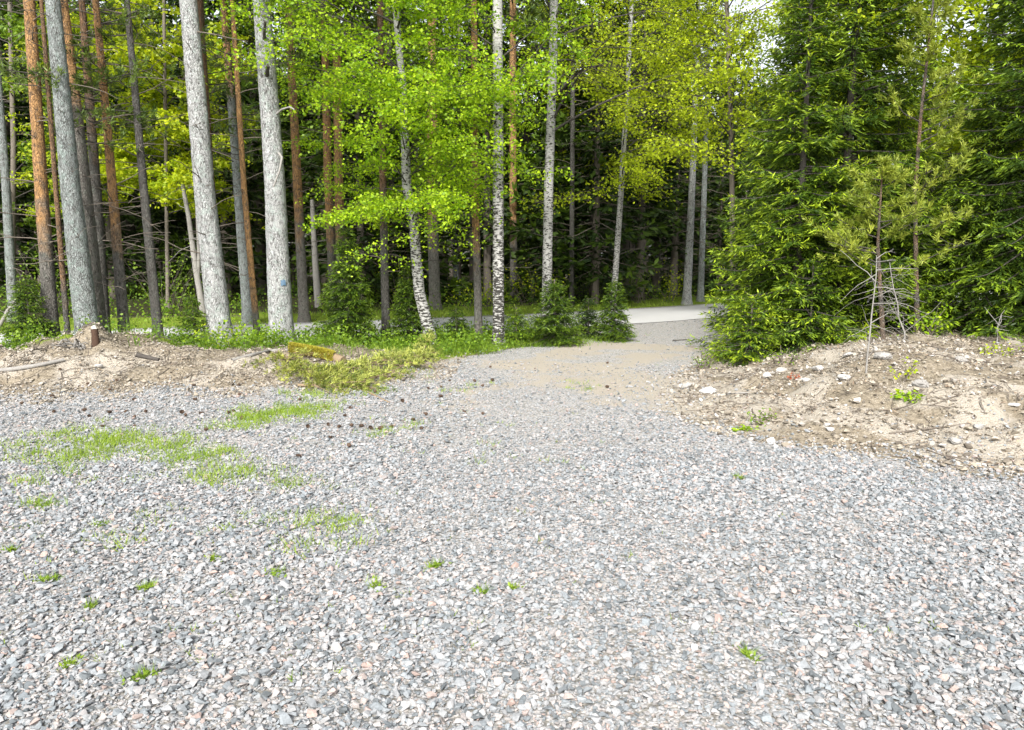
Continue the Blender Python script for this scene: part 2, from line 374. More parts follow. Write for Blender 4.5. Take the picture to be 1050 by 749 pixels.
# ------------------------------------------------------------------ stones
def hull_shape(rng, n=11, flat=(1, .78, .55)):
    bm = bmesh.new()
    for p in unit(rng.normal(size=(n, 3))) * rng.uniform(.75, 1.05, (n, 1)) * np.array(flat): bm.verts.new(p)
    r = bmesh.ops.convex_hull(bm, input=bm.verts[:])
    bmesh.ops.delete(bm, geom=[e for e in r['geom_interior'] if isinstance(e, bmesh.types.BMVert)], context='VERTS')
    bmesh.ops.triangulate(bm, faces=bm.faces[:]); bm.verts.index_update()
    V = np.array([v.co[:] for v in bm.verts]); Fc = np.array([[v.index for v in f.verts] for f in bm.faces]); bm.free()
    return V * .5, Fc
def rot_mats(rng, n, tilt):
    a = rng.uniform(0, 2 * math.pi, n); b = rng.normal(0, tilt, n); c = rng.normal(0, tilt, n)
    ca, sa, cb, sb, cc, sc = np.cos(a), np.sin(a), np.cos(b), np.sin(b), np.cos(c), np.sin(c); o = np.zeros(n); i = o + 1
    Rz = np.array([[ca, -sa, o], [sa, ca, o], [o, o, i]]).transpose(2, 0, 1); Rx = np.array([[i, o, o], [o, cb, -sb], [o, sb, cb]]).transpose(2, 0, 1)
    Ry = np.array([[cc, o, sc], [o, i, o], [-sc, o, cc]]).transpose(2, 0, 1); return Rz @ Rx @ Ry
def stone_material(name, ramp_stops):
    t = NT(name); f = t.attr().outputs['Fac']; v = t.coord('Object')
    col = t.ramp(f, ramp_stops); n = t.noise(v, 120, 3, .7); n2 = t.noise(v, 1.1, 3)
    col = t.mix(1.0, col, t.ramp(n.outputs['Fac'], [(.3, (.72, .72, .72)), (.7, (1.2, 1.2, 1.2))]), 'MULTIPLY')
    col = t.mix(t.math('MULTIPLY', n2.outputs['Fac'], .22), col, (.34, .32, .295))
    return t.done(t.bsdf(col, .85, None, .25))
def scatter_stones(mb, x, y, size, rng, tint, tilt=.3, sink=.22, flat=(1, .78, .55), nsh=10):
    z = H(x, y); sh = rng.randint(0, nsh, len(x)); R = rot_mats(rng, len(x), tilt)
    for k in range(nsh):
        V, Fc = hull_shape(rng, rng.randint(9, 13), flat); m = sh == k; n = m.sum()
        if not n: continue
        W = np.einsum('nij,vj->nvi', R[m], V) * size[m][:, None, None] + np.stack([x[m], y[m], z[m] + size[m] * sink], 1)[:, None]
        fc = (Fc[None] + (np.arange(n) * len(V))[:, None, None]).reshape(-1, 3)
        mb.add(W.reshape(-1, 3), fc, 0, np.repeat(tint[m], len(V)))
rng = np.random.RandomState(11)
def fan(n, r0, r1, tan=.84):
    r = np.sqrt(rng.uniform(r0 * r0, r1 * r1, n)); u = rng.uniform(-tan, tan, n); return u * r, r
mb = MB()
for (n, r0, r1, med, sg, mx) in ((150000, 1.9, 6.2, .0185, .48, .055), (7000, 1.9, 6.2, .036, .32, .065), (110000, 6.2, 11.5, .026, .38, .065), (60000, 11.5, 23, .034, .3, .06)):
    x, y = fan(n, r0, r1)
    gz, sd, vg, fo = zones(x + rng.normal(0, .16, n), y + rng.normal(0, .3, n)); rd, _, _ = poly_dist(x, y, ROAD)
    gz = np.where(rd < 2.05, 0, gz); dens = np.clip(gz * 1.1 + .06 * sd * (y < 16), 0, 1)
    dens = dens * np.clip(.95 + .3 * pnoise(x, y, 31, 1.5), .35, 1) * (1 - .45 * sstep(8, 12, y) * sstep(-3, 0, x))
    # wheel tracks: finer, more trodden
    tr2, _, _ = poly_dist(x, y, np.array([(-.2, 6.5), (.6, 8), (1.0, 10.5), (2.0, 14), (3.6, 18.5)])); dens = dens * (1 - .55 * sstep(2.1, .5, tr2 + .45 * pnoise(x, y, 38, 1.6)) * sstep(6, 9, y))
    k = rng.uniform(size=n) < dens; x, y = x[k], y[k]
    coarse = 1.0 + .14 * np.clip(pnoise(x, y, 32, 2.2), -1, 1) + .06 * sstep(.5, 2.5, x) * sstep(7, 4, y)
    trk, _, _ = poly_dist(x, y, np.array([(.4, 1), (.2, 3.5), (-.2, 5.8), (.6, 8), (1.0, 10.5), (2.0, 14), (3.6, 18.5)])); coarse = coarse * (1 - .16 * sstep(3, 6, y) * sstep(1.1, .2, trk + .3 * pnoise(x, y, 37, 1.2)))
    s = np.clip(med * np.exp(rng.normal(0, sg, len(x))) * coarse, .008, mx)
    scatter_stones(mb, x, y, s, rng, rng.uniform(size=len(x)))
gs = mb.build('gravel', stone_material('crushed_stone', [(0, (.07, .085, .095)), (.12, (.125, .145, .16)), (.26, (.195, .22, .24)), (.45, (.245, .256, .268)), (.64, (.295, .297, .303)), (.82, (.315, .285, .272)), (.88, (.33, .24, .21)), (.92, (.21, .24, .26)), (1, (.345, .345, .345))]))
tag(gs, 'crushed grey stone covering the whole yard and drive', 'gravel', kind='stuff')

# rubble, needles and chips on the banks
mb = MB(); x = rng.uniform(1.2, 11, 130000); y = rng.uniform(4, 14, 130000); m = mound_d(x, y)
k = (m > -.15) & (m < 5) & (rng.uniform(size=len(x)) < np.clip(.55 + .7 * pnoise(x, y, 33, 1.1) - .04 * m, .07, 1)); x, y = x[k], y[k]
s = np.clip(.021 * np.exp(rng.normal(0, .6, len(x))), .008, .1); scatter_stones(mb, x, y, s, rng, rng.uniform(size=len(x)), .35)
x = rng.uniform(-10, -.8, 120000); y = rng.uniform(7.6, 12, 120000); b = berm(x, y)
k = (b > .025) & (rng.uniform(size=len(x)) < np.clip(.38 + .7 * pnoise(x, y, 34, .9), .04, 1)); x, y = x[k], y[k]
s = np.clip(.022 * np.exp(rng.normal(0, .5, len(x))), .008, .1); scatter_stones(mb, x, y, s, rng, rng.uniform(size=len(x)) * .9, .35)
rb = mb.build('rubble', stone_material('bank_stone', [(0, (.08, .066, .05)), (.3, (.20, .17, .13)), (.6, (.31, .27, .21)), (.85, (.37, .335, .285)), (.96, (.40, .38, .36)), (1, (.50, .49, .47))]))
tag(rb, 'loose stones and earth crumbs strewn over both banks', 'rubble', kind='stuff')

def sticks(mb, x, y, L, r, rng, mat=0, lift=.01):
    for i in range(len(x)):
        a = rng.uniform(0, math.pi * 2); d = np.array([math.cos(a), math.sin(a)]); q = np.linspace(-.5, .5, 4)[:, None] * d[None] * L[i] + np.array([[x[i], y[i]]])
        q = q + rng.normal(0, .03 * L[i], q.shape); z = H(q[:, 0], q[:, 1]) + lift + rng.uniform(0, .02)
        tube(mb, np.column_stack([q, z]), [r[i], r[i], r[i] * .8, r[i] * .5], 4, mat)
mb = MB(); r2 = np.random.RandomState(12)
x = r2.uniform(1.8, 9, 4000); y = r2.uniform(5, 12.5, 4000); m = mound_d(x, y); k = (m > .05) & (m < 4.5) & (pnoise(x, y, 35, 1.4) > -.15); x, y = x[k][:800], y[k][:800]
sticks(mb, x, y, r2.uniform(.06, .35, len(x)), r2.uniform(.002, .006, len(x)), r2)
x = r2.uniform(-8.5, -1, 3000); y = r2.uniform(8.6, 11.6, 3000); b = berm(x, y); k = b > .1; x, y = x[k][:700], y[k][:700]
sticks(mb, x, y, r2.uniform(.05, .3, len(x)), r2.uniform(.002, .006, len(x)), r2)
# brown needles and old leaves
n = 85000; x = np.where(np.arange(n) % 2, r2.uniform(1.6, 10, n), r2.uniform(-9, -.9, n)); y = r2.uniform(5, 13.5, n)
k = (((mound_d(x, y) > .1) & (mound_d(x, y) < 5)) | (berm(x, y) > .07)) & (r2.uniform(size=n) < np.clip(.4 + .6 * pnoise(x, y, 36, .8), .05, 1)); x, y = x[k], y[k]; n = len(x)
D = np.column_stack([r2.normal(size=(n, 2)), r2.normal(0, .25, n)]); N = np.column_stack([r2.normal(0, .35, (n, 2)), np.ones(n)])
cards(mb, np.column_stack([x, y, H(x, y) + r2.uniform(.006, .02, n)]), D, N, r2.uniform(.02, .06, n), r2.uniform(.006, .025, n), r2.uniform(size=n), 1)
t = NT('dry_litter'); lit = t.done(t.bsdf(t.ramp(t.attr().outputs['Fac'], [(0, (.09, .065, .045)), (.4, (.23, .17, .12)), (.7, (.34, .275, .20)), (1, (.46, .41, .33))]), .9))
tag(mb.build('litter', [M['twig'], lit]), 'brown twigs needles and dry leaves littering the banks', 'litter', kind='stuff')

# ------------------------------------------------------------------ trunks
def twigs(mb, P, r_at, z0, z1, n, rng, Lr=(.3, 1.1), mat=0, tint=.3, rr=.007, spread=0.0):
    for _ in range(n):
        z = rng.uniform(z0, z1); i = np.searchsorted(P[:, 2], z); i = min(max(i, 1), len(P) - 1)
        f = (z - P[i - 1, 2]) / (P[i, 2] - P[i - 1, 2] + 1e-9); p = P[i - 1] * (1 - f) + P[i] * f
        a = rng.uniform(0, 2 * math.pi); L = rng.uniform(*Lr); e = rng.uniform(-.25, .45)
        q = np.linspace(0, 1, 5)[:, None]; e = e + rng.normal(0, spread); d = np.array([math.cos(a), math.sin(a), e])
        pts = p + q * d * L + np.array([0, 0, 1.]) * (q ** 2) * L * rng.uniform(-.35, .15) + rng.normal(0, .03 * L, (5, 3)) * q
        k = rng.uniform(.6, 1.5); tube(mb, pts, np.linspace(rr * 1.3, rr * .4, 5) * k, 4, mat, tint, cap=False)
        if rng.uniform() < .6:
            m = pts[2]; a2 = a + rng.choice([-1, 1]) * rng.uniform(.5, 1)
            e2 = m + np.array([math.cos(a2), math.sin(a2), rng.uniform(-.3, .3)]) * L * .4
            tube(mb, [m, (m + e2) / 2 + rng.normal(0, .02, 3), e2], np.array([.7, .5, .3]) * rr * k, 3, mat, tint, cap=False)

def trunk_path(Y, pix, total):
    """pixel path (from foot to top) in the plane y = Y -> 3-D path from the ground to height total"""
    W = np.array([at_depth(px, py, Y) for px, py in pix])
    W = W[np.argsort(W[:, 2])]
    d = (W[1] - W[0]) / (W[1, 2] - W[0, 2]); z0 = Hs(W[0, 0], Y); b = W[0] + d * (z0 - .12 - W[0, 2])
    pts = [b] + [w for w in W if w[2] > z0 + .25]
    l = (pts[-1] - pts[-2]); l = l / l[2]; l = l * .6 + np.array([0, 0, .4]); l[2] = 1
    while pts[-1][2] < total: pts.append(pts[-1] + l * min(2.0, total - pts[-1][2] + 1e-3))
    return np.array(pts), z0

# ---- crowns (local coordinates, origin at the crown's foot on the trunk axis)
def pine_branch(mb, p0, az, L, elev, rng, ntuft, nd=16, nl=.10, nw=.016, wood=0, leaf=1, wr=.014, droop=.15):
    q = np.linspace(0, 1, 6)[:, None]; d = np.array([math.cos(az), math.sin(az), math.sin(elev)])
    pts = p0 + q * d * L + np.array([0, 0, 1.]) * (q ** 2 * .25 - q * droop) * L + rng.normal(0, .03 * L, (6, 3)) * q
    tube(mb, pts, np.linspace(wr, wr * .3, 6), 4, wood, .3, cap=False)
    for _ in range(ntuft):
        t = rng.uniform(.35, 1.0) ** .8; i = min(int(t * 5), 4); p = pts[i] + (pts[i + 1] - pts[i]) * (t * 5 - i)
        off = rng.normal(size=3) * np.array([1, 1, .45]) * L * .17 * (1.15 - .4 * t); e = p + off
        if rng.uniform() < .5: tube(mb, [p, (p + e) / 2 + np.array([0, 0, -.02]), e], [wr * .4, wr * .3, wr * .2], 3, wood, .3, cap=False)
        ax = unit(off + d * .25 * L + np.array([0, 0, .3 * L])); D = unit(rng.normal(size=(nd, 3)) * .75 + ax)
        P = e - ax * rng.uniform(0, .10, (nd, 1)); tn = np.clip(rng.normal(.45, .22) + rng.normal(0, .12, nd), 0, 1)
        cards(mb, P, D, rng.normal(size=(nd, 3)), rng.uniform(.7, 1.2, nd) * nl, nw, tn, leaf)

def pine_crown_mesh(seed, h, r, nb=34, ntuft=16):
    g = np.random.RandomState(seed); mb = MB()
    for k in range(nb):
        t = (k + g.uniform()) / nb; z = h * t
        L = r * (1 - .75 * t ** 1.6) * g.uniform(.6, 1.1) * (.55 + .45 * min(1, t * 4))
        pine_branch(mb, np.array([0, 0, z]), g.uniform(0, 6.28), L, g.uniform(-.05, .55), g, ntuft, 12, .22, .045, 0, 1, .03)
    return mb
PINE_CROWNS = []
def pine_crown(i, parent, loc):
    while len(PINE_CROWNS) < 4:
        k = len(PINE_CROWNS); mb = pine_crown_mesh(100 + k, [5.5, 6.5, 6, 5][k], [2.0, 2.3, 1.8, 1.7][k])
        o = mb.build('crown', [M['limb'], M['pine']]); me = o.data; bpy.data.objects.remove(o); PINE_CROWNS.append(me)
    o = bpy.data.objects.new('crown', PINE_CROWNS[i % 4]); COL.objects.link(o); o.parent = parent; o.location = [float(c) for c in loc]; return o

def pine(label, Y, pix, w0, w1, mat, total=14, orange_y=None, seed=0, tw=14, tz=(1.2, 6.5), low=0, low_z=(3.5, 7), group=None, crown=True, lowr=1.2, sides=18, name='pine_tree', cat='pine tree'):
    g = np.random.RandomState(seed + 900); P, z0 = trunk_path(Y, pix, total); loc = np.array([P[0, 0], Y, z0]); root = thing(name, label, cat, loc, group)
    L = P - loc; zz = np.linspace(0, 1, len(L))
    zt = at_depth(pix[-1][0], pix[-1][1], Y)[2] - z0; r0, r1 = w0 / 2 * Y / F, w1 / 2 * Y / F
    z = L[:, 2]; R = np.interp(z, [0, zt, total], [r0, r1, r1 * .35])
    # resample for the flare at the foot
    q = np.concatenate([[z[0], .0, .12, .3, .6], z[z > .7]]); Ls = np.stack([np.interp(q, z, L[:, i]) for i in range(3)], 1); Rs = np.interp(q, z, R) * np.interp(q, [0, .15, .4, .9], [1.5, 1.22, 1.07, 1])
    zo = 99 if orange_y is None else at_depth(pix[0][0], orange_y, Y)[2] - z0
    tint = np.clip((q - zo) / 2.2 + .5, 0, 1)
    mb = MB(); tube(mb, Ls, Rs, sides, 0, tint, .022, g, .09)
    if tw: twigs(mb, Ls, None, tz[0], tz[1], int(tw * 1.7), g, (.25, 1.2), 1, .3)
    mb.build('trunk', [mat, M['twig']], root)
    if low:
        mb = MB()
        for k in range(low):
            zc = g.uniform(*low_z); c = np.array([np.interp(zc, L[:, 2], L[:, 0]), np.interp(zc, L[:, 2], L[:, 1]), zc])
            pine_branch(mb, c, g.uniform(0, 6.28), g.uniform(.5, 1) * lowr, g.uniform(-.2, .35), g, 12, 16, .11, .018)
        mb.build('branch_foliage', [M['limb'], M['pine']], root)
    if crown:
        zc = total * .55; i = int(seed) % 4
        pine_crown(i, root, (np.interp(zc, L[:, 2], L[:, 0]), np.interp(zc, L[:, 2], L[:, 1]), zc))
    return root, L

# left stand of pines: label, depth, foot->top pixels, widths, bark
pine('thin dark pine at the left photo edge beyond the pale roadside log', 19, [(14, 330), (6, 190), (-4, 60)], 9, 7, M['bark_grey'], 14, None, 1, 16)
pine('slim pine with orange upper bark and grey foot, leftmost in front of the road', 12.3, [(54, 348), (42, 190), (30, 0)], 14, 10, M['bark_orange'], 13, 225, 2, 26)
pine('very thin brown sapling pine between the orange pine and the thick grey pine', 12.0, [(70, 350), (57, 190), (47, 60)], 5.5, 4, M['bark_dark'], 8.5, 300, 3, 10, crown=False)
pine('thick grey lichened pine rising straight behind the small wooden stump', 11.8, [(90, 338), (72, 190), (54, 0)], 23, 13, M['bark_grey'], 15, -60, 4, 12)
pine('grey pine turning bright orange higher up, crossing behind the thick grey pine', 12.4, [(101, 336), (86, 190), (64, 0)], 17, 9.5, M['bark_orange'], 15, 130, 5, 18, low=5)
pine('slender brown pine just right of the stump, half hidden by its grey neighbour', 13.2, [(106, 330), (98, 190), (84, 0)], 13, 6, M['bark_dark'], 14, 150, 6, 26, low=12, lowr=1.5)
pine('slim pine with orange upper stem standing behind the earth heap right of the stump', 12.8, [(128, 345), (115, 190), (98, 0)], 11, 6, M['bark_orange'], 13, 230, 7, 30, low=14, lowr=1.4)
pine('thin dark grey pine standing alone between earth heap and small roadside spruce', 13.0, [(163, 350), (147, 190), (130, 0)], 10, 5.5, M['bark_dark'], 13, None, 8, 24, low=8)
pine('tall pale grey pine with smooth straight stem left of two low bushes', 13.0, [(226, 342), (209, 190), (193, 0)], 23, 16, M['bark_pale'], 16, None, 10, 7)
pine('thin red brown pine half hidden behind the tall pale pine', 17.5, [(226, 320), (215, 170), (205, 0)], 8, 6, M['bark_dark'], 14, 200, 11, 20, low=12, lowr=1.6)
pine('grey footed pine leaning against an orange twin beyond the road', 19.2, [(255, 330), (243, 180), (229, 0)], 11, 6, M['bark_grey'], 15, 120, 12, 16, low=10, lowr=1.7)
pine('slender pine with peeling orange bark and charred foot behind low bush', 14.2, [(264, 345), (250, 190), (238, 0)], 6.5, 4.5, M['bark_orange'], 13, 320, 13, 20, low=6)
root13, L13 = pine('broad pale grey pine with broken branch stubs and blue paint mark', 13.0, [(289, 352), (282, 190), (268, 0)], 24, 16, M['bark_pale'], 16, -40, 14, 0)
pine('orange pine with grey foot right of the broad pale pine, beyond the road', 19.6, [(312, 330), (305, 190), (296, 10)], 10, 7, M['bark_orange'], 15, 215, 15, 18, low=4)
pine('left of two close orange pines rising through the bright birch leaves', 23.5, [(343, 320), (336, 180), (333, 20)], 9, 7, M['bark_orange'], 15, 240, 16, 14)
pine('right of two close orange pines rising through the bright birch leaves', 23.0, [(351, 320), (347, 180), (345, 10)], 9.5, 7.5, M['bark_orange'], 15, 240, 17, 14)
pine('thin brown pine behind the birch foliage left of the crooked birch', 14.6, [(396, 352), (393, 200), (390, 20)], 8.5, 6, M['bark_dark'], 13, 210, 18, 14)
pine('straight orange pine just right of the crooked birch, beyond the road', 23.5, [(446, 320), (443, 190), (443, 10)], 11.5, 8, M['bark_orange'], 16, 210, 19, 10)
pine('slim orange brown pine at the drive edge left of the black and white birch', 14.4, [(491, 350), (487, 190), (486, 10)], 8, 6, M['bark_orange'], 13, 240, 20, 8)
pine('smooth orange pine between the two straight birches, far beyond the road', 28, [(527, 309), (526, 180), (526, 10)], 7.5, 6.5, M['bark_orange'], 16, 260, 21, 6)
pine('thin dark stem right of the taller straight birch beyond the road', 26, [(586, 300), (587, 150), (588, 0)], 5, 4, M['bark_dark'], 15, None, 22, 24, tz=(2, 9), low=10, low_z=(5, 10), lowr=2)
pine('short grey broken stem far in the dark wood right of the crooked birch', 30, [(469, 318), (467, 255), (466, 200)], 6, 5, M['bark_grey'], 8, None, 23, 20, crown=False)
pine('pale grey stem with bare side twigs at the road bend, left of its twin', 27.5, [(704, 312), (709, 210), (712, 130)], 8.5, 5.5, M['bark_pale'], 13, None, 24, 40, tz=(1.0, 6))
pine('thinner bare grey stem behind the right end of the road bend', 29, [(718, 308), (721, 230), (724, 130)], 6.5, 4.5, M['bark_grey'], 13, None, 25, 40, tz=(1.0, 6))

# snags and paint on the broad pale pine
def snag(pix, Y, r, mat, root, name='dead_branch', label=None):
    W = np.array([at_depth(px, py, Y) for px, py in pix]) - np.array(root.location)
    W[:, 1] -= np.linspace(.05, .35, len(W)); mb = MB(); tube(mb, W, np.linspace(r, r * .55, len(W)), 7, 0, 0, .06, np.random.RandomState(3), .05)
    o = mb.build(name, mat, root)
    if label: o['label'] = label
snag([(272, 47), (275, 38), (279, 29)], 13, .035, M['limb'], root13, label='short black broken stub near the top')
snag([(274, 82), (278, 77), (282, 73)], 13, .045, M['limb'], root13, label='thick dark stub below the top one')
snag([(283, 119), (292, 114), (302, 113), (308, 117)], 13, .021, M['dead'], root13, label='pale bare side branch pointing right')
snag([(287, 158), (292, 163), (291, 178), (287, 194)], 12.9, .024, M['dead'], root13, label='pale dead branch hanging down along the stem')
mb = MB(); c = at_depth(292.5, 290, 13) - np.array(root13.location)
zq = np.linspace(-.045, .05, 5); cx = np.interp(c[2], L13[:, 2], L13[:, 0]); rr = np.interp(c[2], [0, 6], [.205, .14]) * 1.12
V = []; 
for z_ in zq:
    for a_ in np.linspace(-1.15, -.75, 5): V.append([cx + rr * math.cos(a_) * 1.0, rr * math.sin(a_), c[2] + z_ + .012 * math.sin(a_ * 19)])
i = (np.arange(4)[:, None] * 5 + np.arange(4)[None]).ravel(); mb.add(V, np.stack([i, i + 1, i + 6, i + 5], 1))
mb.build('paint_mark', M['blue'], root13)

# dead forked pale stem, and a white dead stem
def dead_stem(label, Y, paths, w, mat, tw, tz, seed):
    g = np.random.RandomState(seed); P, z0 = trunk_path(Y, paths[0], at_depth(*paths[0][-1], Y)[2]); loc = np.array([P[0, 0], Y, z0]); root = thing('dead_tree', label, 'dead tree', loc)
    mb = MB(); r = w / 2 * Y / F
    tube(mb, P - loc, np.linspace(r, r * .5, len(P)), 10, 0, 0, .03, g, .15)
    for p in paths[1:]:
        W = np.array([at_depth(px, py, Y) for px, py in p]) - loc; tube(mb, W, np.linspace(r * .6, r * .3, len(W)), 8, 0, 0, .03, g, .15)
    twigs(mb, P - loc, None, tz[0], tz[1], tw, g, (.3, 1.3), 0, 0, .009)
    mb.build('trunk', mat, root)
dead_stem('forked pale dead tree between two grey pines beyond the road', 21, [[(208, 318), (200, 270), (194, 225), (187, 188)], [(203, 285), (204, 262), (201, 206)]], 7, M['dead'], 14, (1, 3.5), 41)
dead_stem('white bare dead stem beside the orange pine at the birch foliage', 24, [[(327, 322), (324, 280), (322, 245), (320, 205)]], 8, M['dead'], 12, (.6, 3), 42)
dead_stem('pale fallen looking dead branch at the left photo edge', 17, [[(2, 330), (10, 315), (22, 312)], [(6, 320), (18, 305), (26, 300)]], 4, M['dead'], 2, (.3, .6), 43)

# ------------------------------------------------------------------ broadleaf crowns
def leaves(mb, C, n, sig, size, g, leaf=1, up=.8, base_t=.45, wr=.75):
    """n leaves round each centre C"""
    k = len(C); T = np.clip(g.normal(base_t, .27, k), 0, 1)
    P = np.repeat(C, n, 0) + g.normal(size=(k * n, 3)) * sig; D = g.normal(size=(k * n, 3)) * np.array([1, 1, .6]) + np.array([0, 0, -.35])
    N = g.normal(size=(k * n, 3)) * .75 + np.array([0, -.25, up]); s = size * g.uniform(.6, 1.25, k * n)
    cards(mb, P, D, N, s, s * wr, np.clip(np.repeat(T, n) + g.normal(0, .2, k * n), 0, 1), leaf)
def limb(g, p0, az, L, elev, bend, k=8, wob=.05):
    q = np.linspace(0, 1, k)[:, None]; d = np.array([math.cos(az) * math.cos(elev), math.sin(az) * math.cos(elev), math.sin(elev)])
    return p0 + q * d * L + np.array([0, 0, 1.]) * q ** 2 * bend * L + np.cumsum(g.normal(0, wob * L / k, (k, 3)), 0)
def leafy(mb, g, axis_fn, z0, z1, nl, Lfun, elev, bend, leaf_n, sig, size, sub=7, wr=.022, az=None, leaf=1, wood=0, lt=.45, droop=.1, aspect=.75):
    for k in range(nl):
        z = z0 + (z1 - z0) * (k + g.uniform()) / nl; a = g.uniform(0, 6.28) if az is None else g.uniform(*az)
        L = Lfun(z) * g.uniform(.65, 1.15); P = limb(g, axis_fn(z), a, L, g.uniform(*elev), g.uniform(*bend))
        tube(mb, P, np.linspace(wr, wr * .2, len(P)), 5, wood, .3, cap=False); C = []
        for _ in range(sub):
            i = g.randint(2, len(P)); a2 = a + g.normal(0, .8); l2 = L * g.uniform(.18, .42)
            Q = limb(g, P[i], a2, l2, g.uniform(-.2, .5), -g.uniform(.0, droop * 4), 5)
            tube(mb, Q, np.linspace(wr * .35, wr * .12, 5), 3, wood, .3, cap=False); C.append(Q[2:])
            for _ in range(4):
                i2 = g.randint(1, 5); R_ = limb(g, Q[i2], a2 + g.normal(0, .9), l2 * g.uniform(.3, .6) + .1, g.uniform(-.3, .35), -.35, 5, .1)
                tube(mb, R_[::2], np.linspace(wr * .12, wr * .06, 3), 3, wood, .3, cap=False); C.append(R_[1:])
        C.append(P[5:]); leaves(mb, np.vstack(C), max(1, int(round(leaf_n * .42))), np.array([1, 1, .55]) * max(.055, sig * .36), size, g, leaf, base_t=lt, wr=aspect)

def birch(label, Y, pix, w0, w1, total, seed, crown, leafmat, bark='birch', name='birch_tree', cat='birch tree', tw=4):
    g = np.random.RandomState(seed); P, z0 = trunk_path(Y, pix, total); loc = np.array([P[0, 0], Y, z0]); root = thing(name, label, cat, loc); L = P - loc
    zt = at_depth(pix[-1][0], pix[-1][1], Y)[2] - z0; r0, r1 = w0 / 2 * Y / F, w1 / 2 * Y / F; z = L[:, 2]
    R = np.interp(z, [0, zt, total], [r0, r1, r1 * .3]); q = np.concatenate([[z[0], 0, .15, .4], z[z > .5]])
    Ls = np.stack([np.interp(q, z, L[:, i]) for i in range(3)], 1); Rs = np.interp(q, z, R) * np.interp(q, [0, .4], [1.3, 1])
    mb = MB(); tube(mb, Ls, Rs, 16, 0, np.clip(q / 5, 0, 1), .02, g, .1); twigs(mb, Ls, None, 1.5, 5, tw, g, (.4, 1.2), 1)
    mb.build('trunk', [M[bark], M['limb']], root)
    ax = lambda zz: np.array([np.interp(zz, L[:, 2], L[:, 0]), np.interp(zz, L[:, 2], L[:, 1]), zz])
    mb = MB()
    for kw in crown: leafy(mb, g, ax, **kw)
    mb.build('crown', [M['limb'], M[leafmat]], root); return root

birch('crooked birch bending left with a bright green leafy crown', 14.0, [(442, 350), (430, 300), (424, 230), (417, 190), (414, 100), (410, 60), (405, 0)], 12.5, 6, 11, 51,
    [dict(z0=2.2, z1=4.6, nl=34, Lfun=lambda z: 2.1, elev=(.1, .6), bend=(-.30, .02), leaf_n=9, sig=.20, size=.058, sub=11, wr=.014, lt=.5),
     dict(z0=1.6, z1=2.6, nl=9, Lfun=lambda z: 1.5, elev=(.1, .6), bend=(-.3, .0), leaf_n=3, sig=.2, size=.055, sub=8, wr=.010, lt=.6),
     dict(z0=4.2, z1=7.4, nl=32, Lfun=lambda z: 2.3, elev=(.1, .7), bend=(-.2, .05), leaf_n=10, sig=.22, size=.06, sub=11, wr=.022),
     dict(z0=7.4, z1=11, nl=16, Lfun=lambda z: 1.9 - .12 * (z - 7), elev=(.2, .8), bend=(-.2, .0), leaf_n=6, sig=.2, size=.11, sub=6, wr=.014)], 'birch_leaf')
birch('straight black and white birch at the drive edge, thicker of the pair', 14.0, [(511, 352), (511, 190), (510, 0)], 12, 9.5, 12, 52,
    [dict(z0=4.3, z1=7.5, nl=16, Lfun=lambda z: 1.9, elev=(.1, .8), bend=(-.2, .05), leaf_n=10, sig=.14, size=.06, sub=8, wr=.016),
     dict(z0=7.5, z1=12, nl=14, Lfun=lambda z: 1.6, elev=(.2, .9), bend=(-.1, .0), leaf_n=6, sig=.2, size=.11, sub=6, wr=.014)], 'birch_leaf', 'birch_black')
birch('tall birch behind the dark spruce shrub with long bare arching limbs', 16.5, [(560, 335), (563, 180), (567, 60), (568, 0)], 10.5, 8, 13, 53,
    [dict(z0=4.2, z1=7.6, nl=12, Lfun=lambda z: 2.7, elev=(.3, .9), bend=(-.25, .0), leaf_n=3, sig=.2, size=.065, sub=7, wr=.03, lt=.6, az=(-1.2, 1.9)),
     dict(z0=7.5, z1=13, nl=18, Lfun=lambda z: 2.2, elev=(.2, .9), bend=(-.1, .0), leaf_n=6, sig=.2, size=.11, sub=6, wr=.014)], 'yellow_leaf', 'birch')
birch('slender white birch leaning right with yellow green leaves at the road bend', 24.0, [(629, 310), (636, 210), (641, 130), (645, 60), (648, 0)], 6.5, 4, 14, 54,
    [dict(z0=3.6, z1=7.6, nl=26, Lfun=lambda z: 3.3, elev=(-.05, .8), bend=(-.2, .05), leaf_n=5, sig=.30, size=.095, sub=10, wr=.022, az=(-2.4, 1.4), lt=.5),
     dict(z0=7.2, z1=12, nl=30, Lfun=lambda z: 3.4, elev=(.1, .8), bend=(-.15, .05), leaf_n=5, sig=.32, size=.095, sub=10, wr=.025, lt=.5)], 'yellow_leaf', tw=10)
birch('yellow leaved tree filling the gap left of the big spruces', 20.0, [(752, 300), (750, 150), (745, 0)], 6, 4, 11, 55,
    [dict(z0=3.8, z1=10, nl=50, Lfun=lambda z: 2.5, elev=(-.05, .8), bend=(-.2, .0), leaf_n=5, sig=.28, size=.085, sub=10, wr=.02, lt=.55)], 'yellow_leaf', 'spruce_bark', 'aspen_tree', 'broadleaf tree')
birch('yellow green tree glowing between the two dark spruces on the right', 13.2, [(955, 300), (953, 150), (957, 0)], 5, 4, 9, 56,
    [dict(z0=2.6, z1=8.2, nl=52, Lfun=lambda z: 1.6, elev=(.0, .7), bend=(-.2, .0), leaf_n=6, sig=.26, size=.08, sub=10, wr=.02, lt=.5)], 'yellow_leaf', 'spruce_bark', 'aspen_tree', 'broadleaf tree')
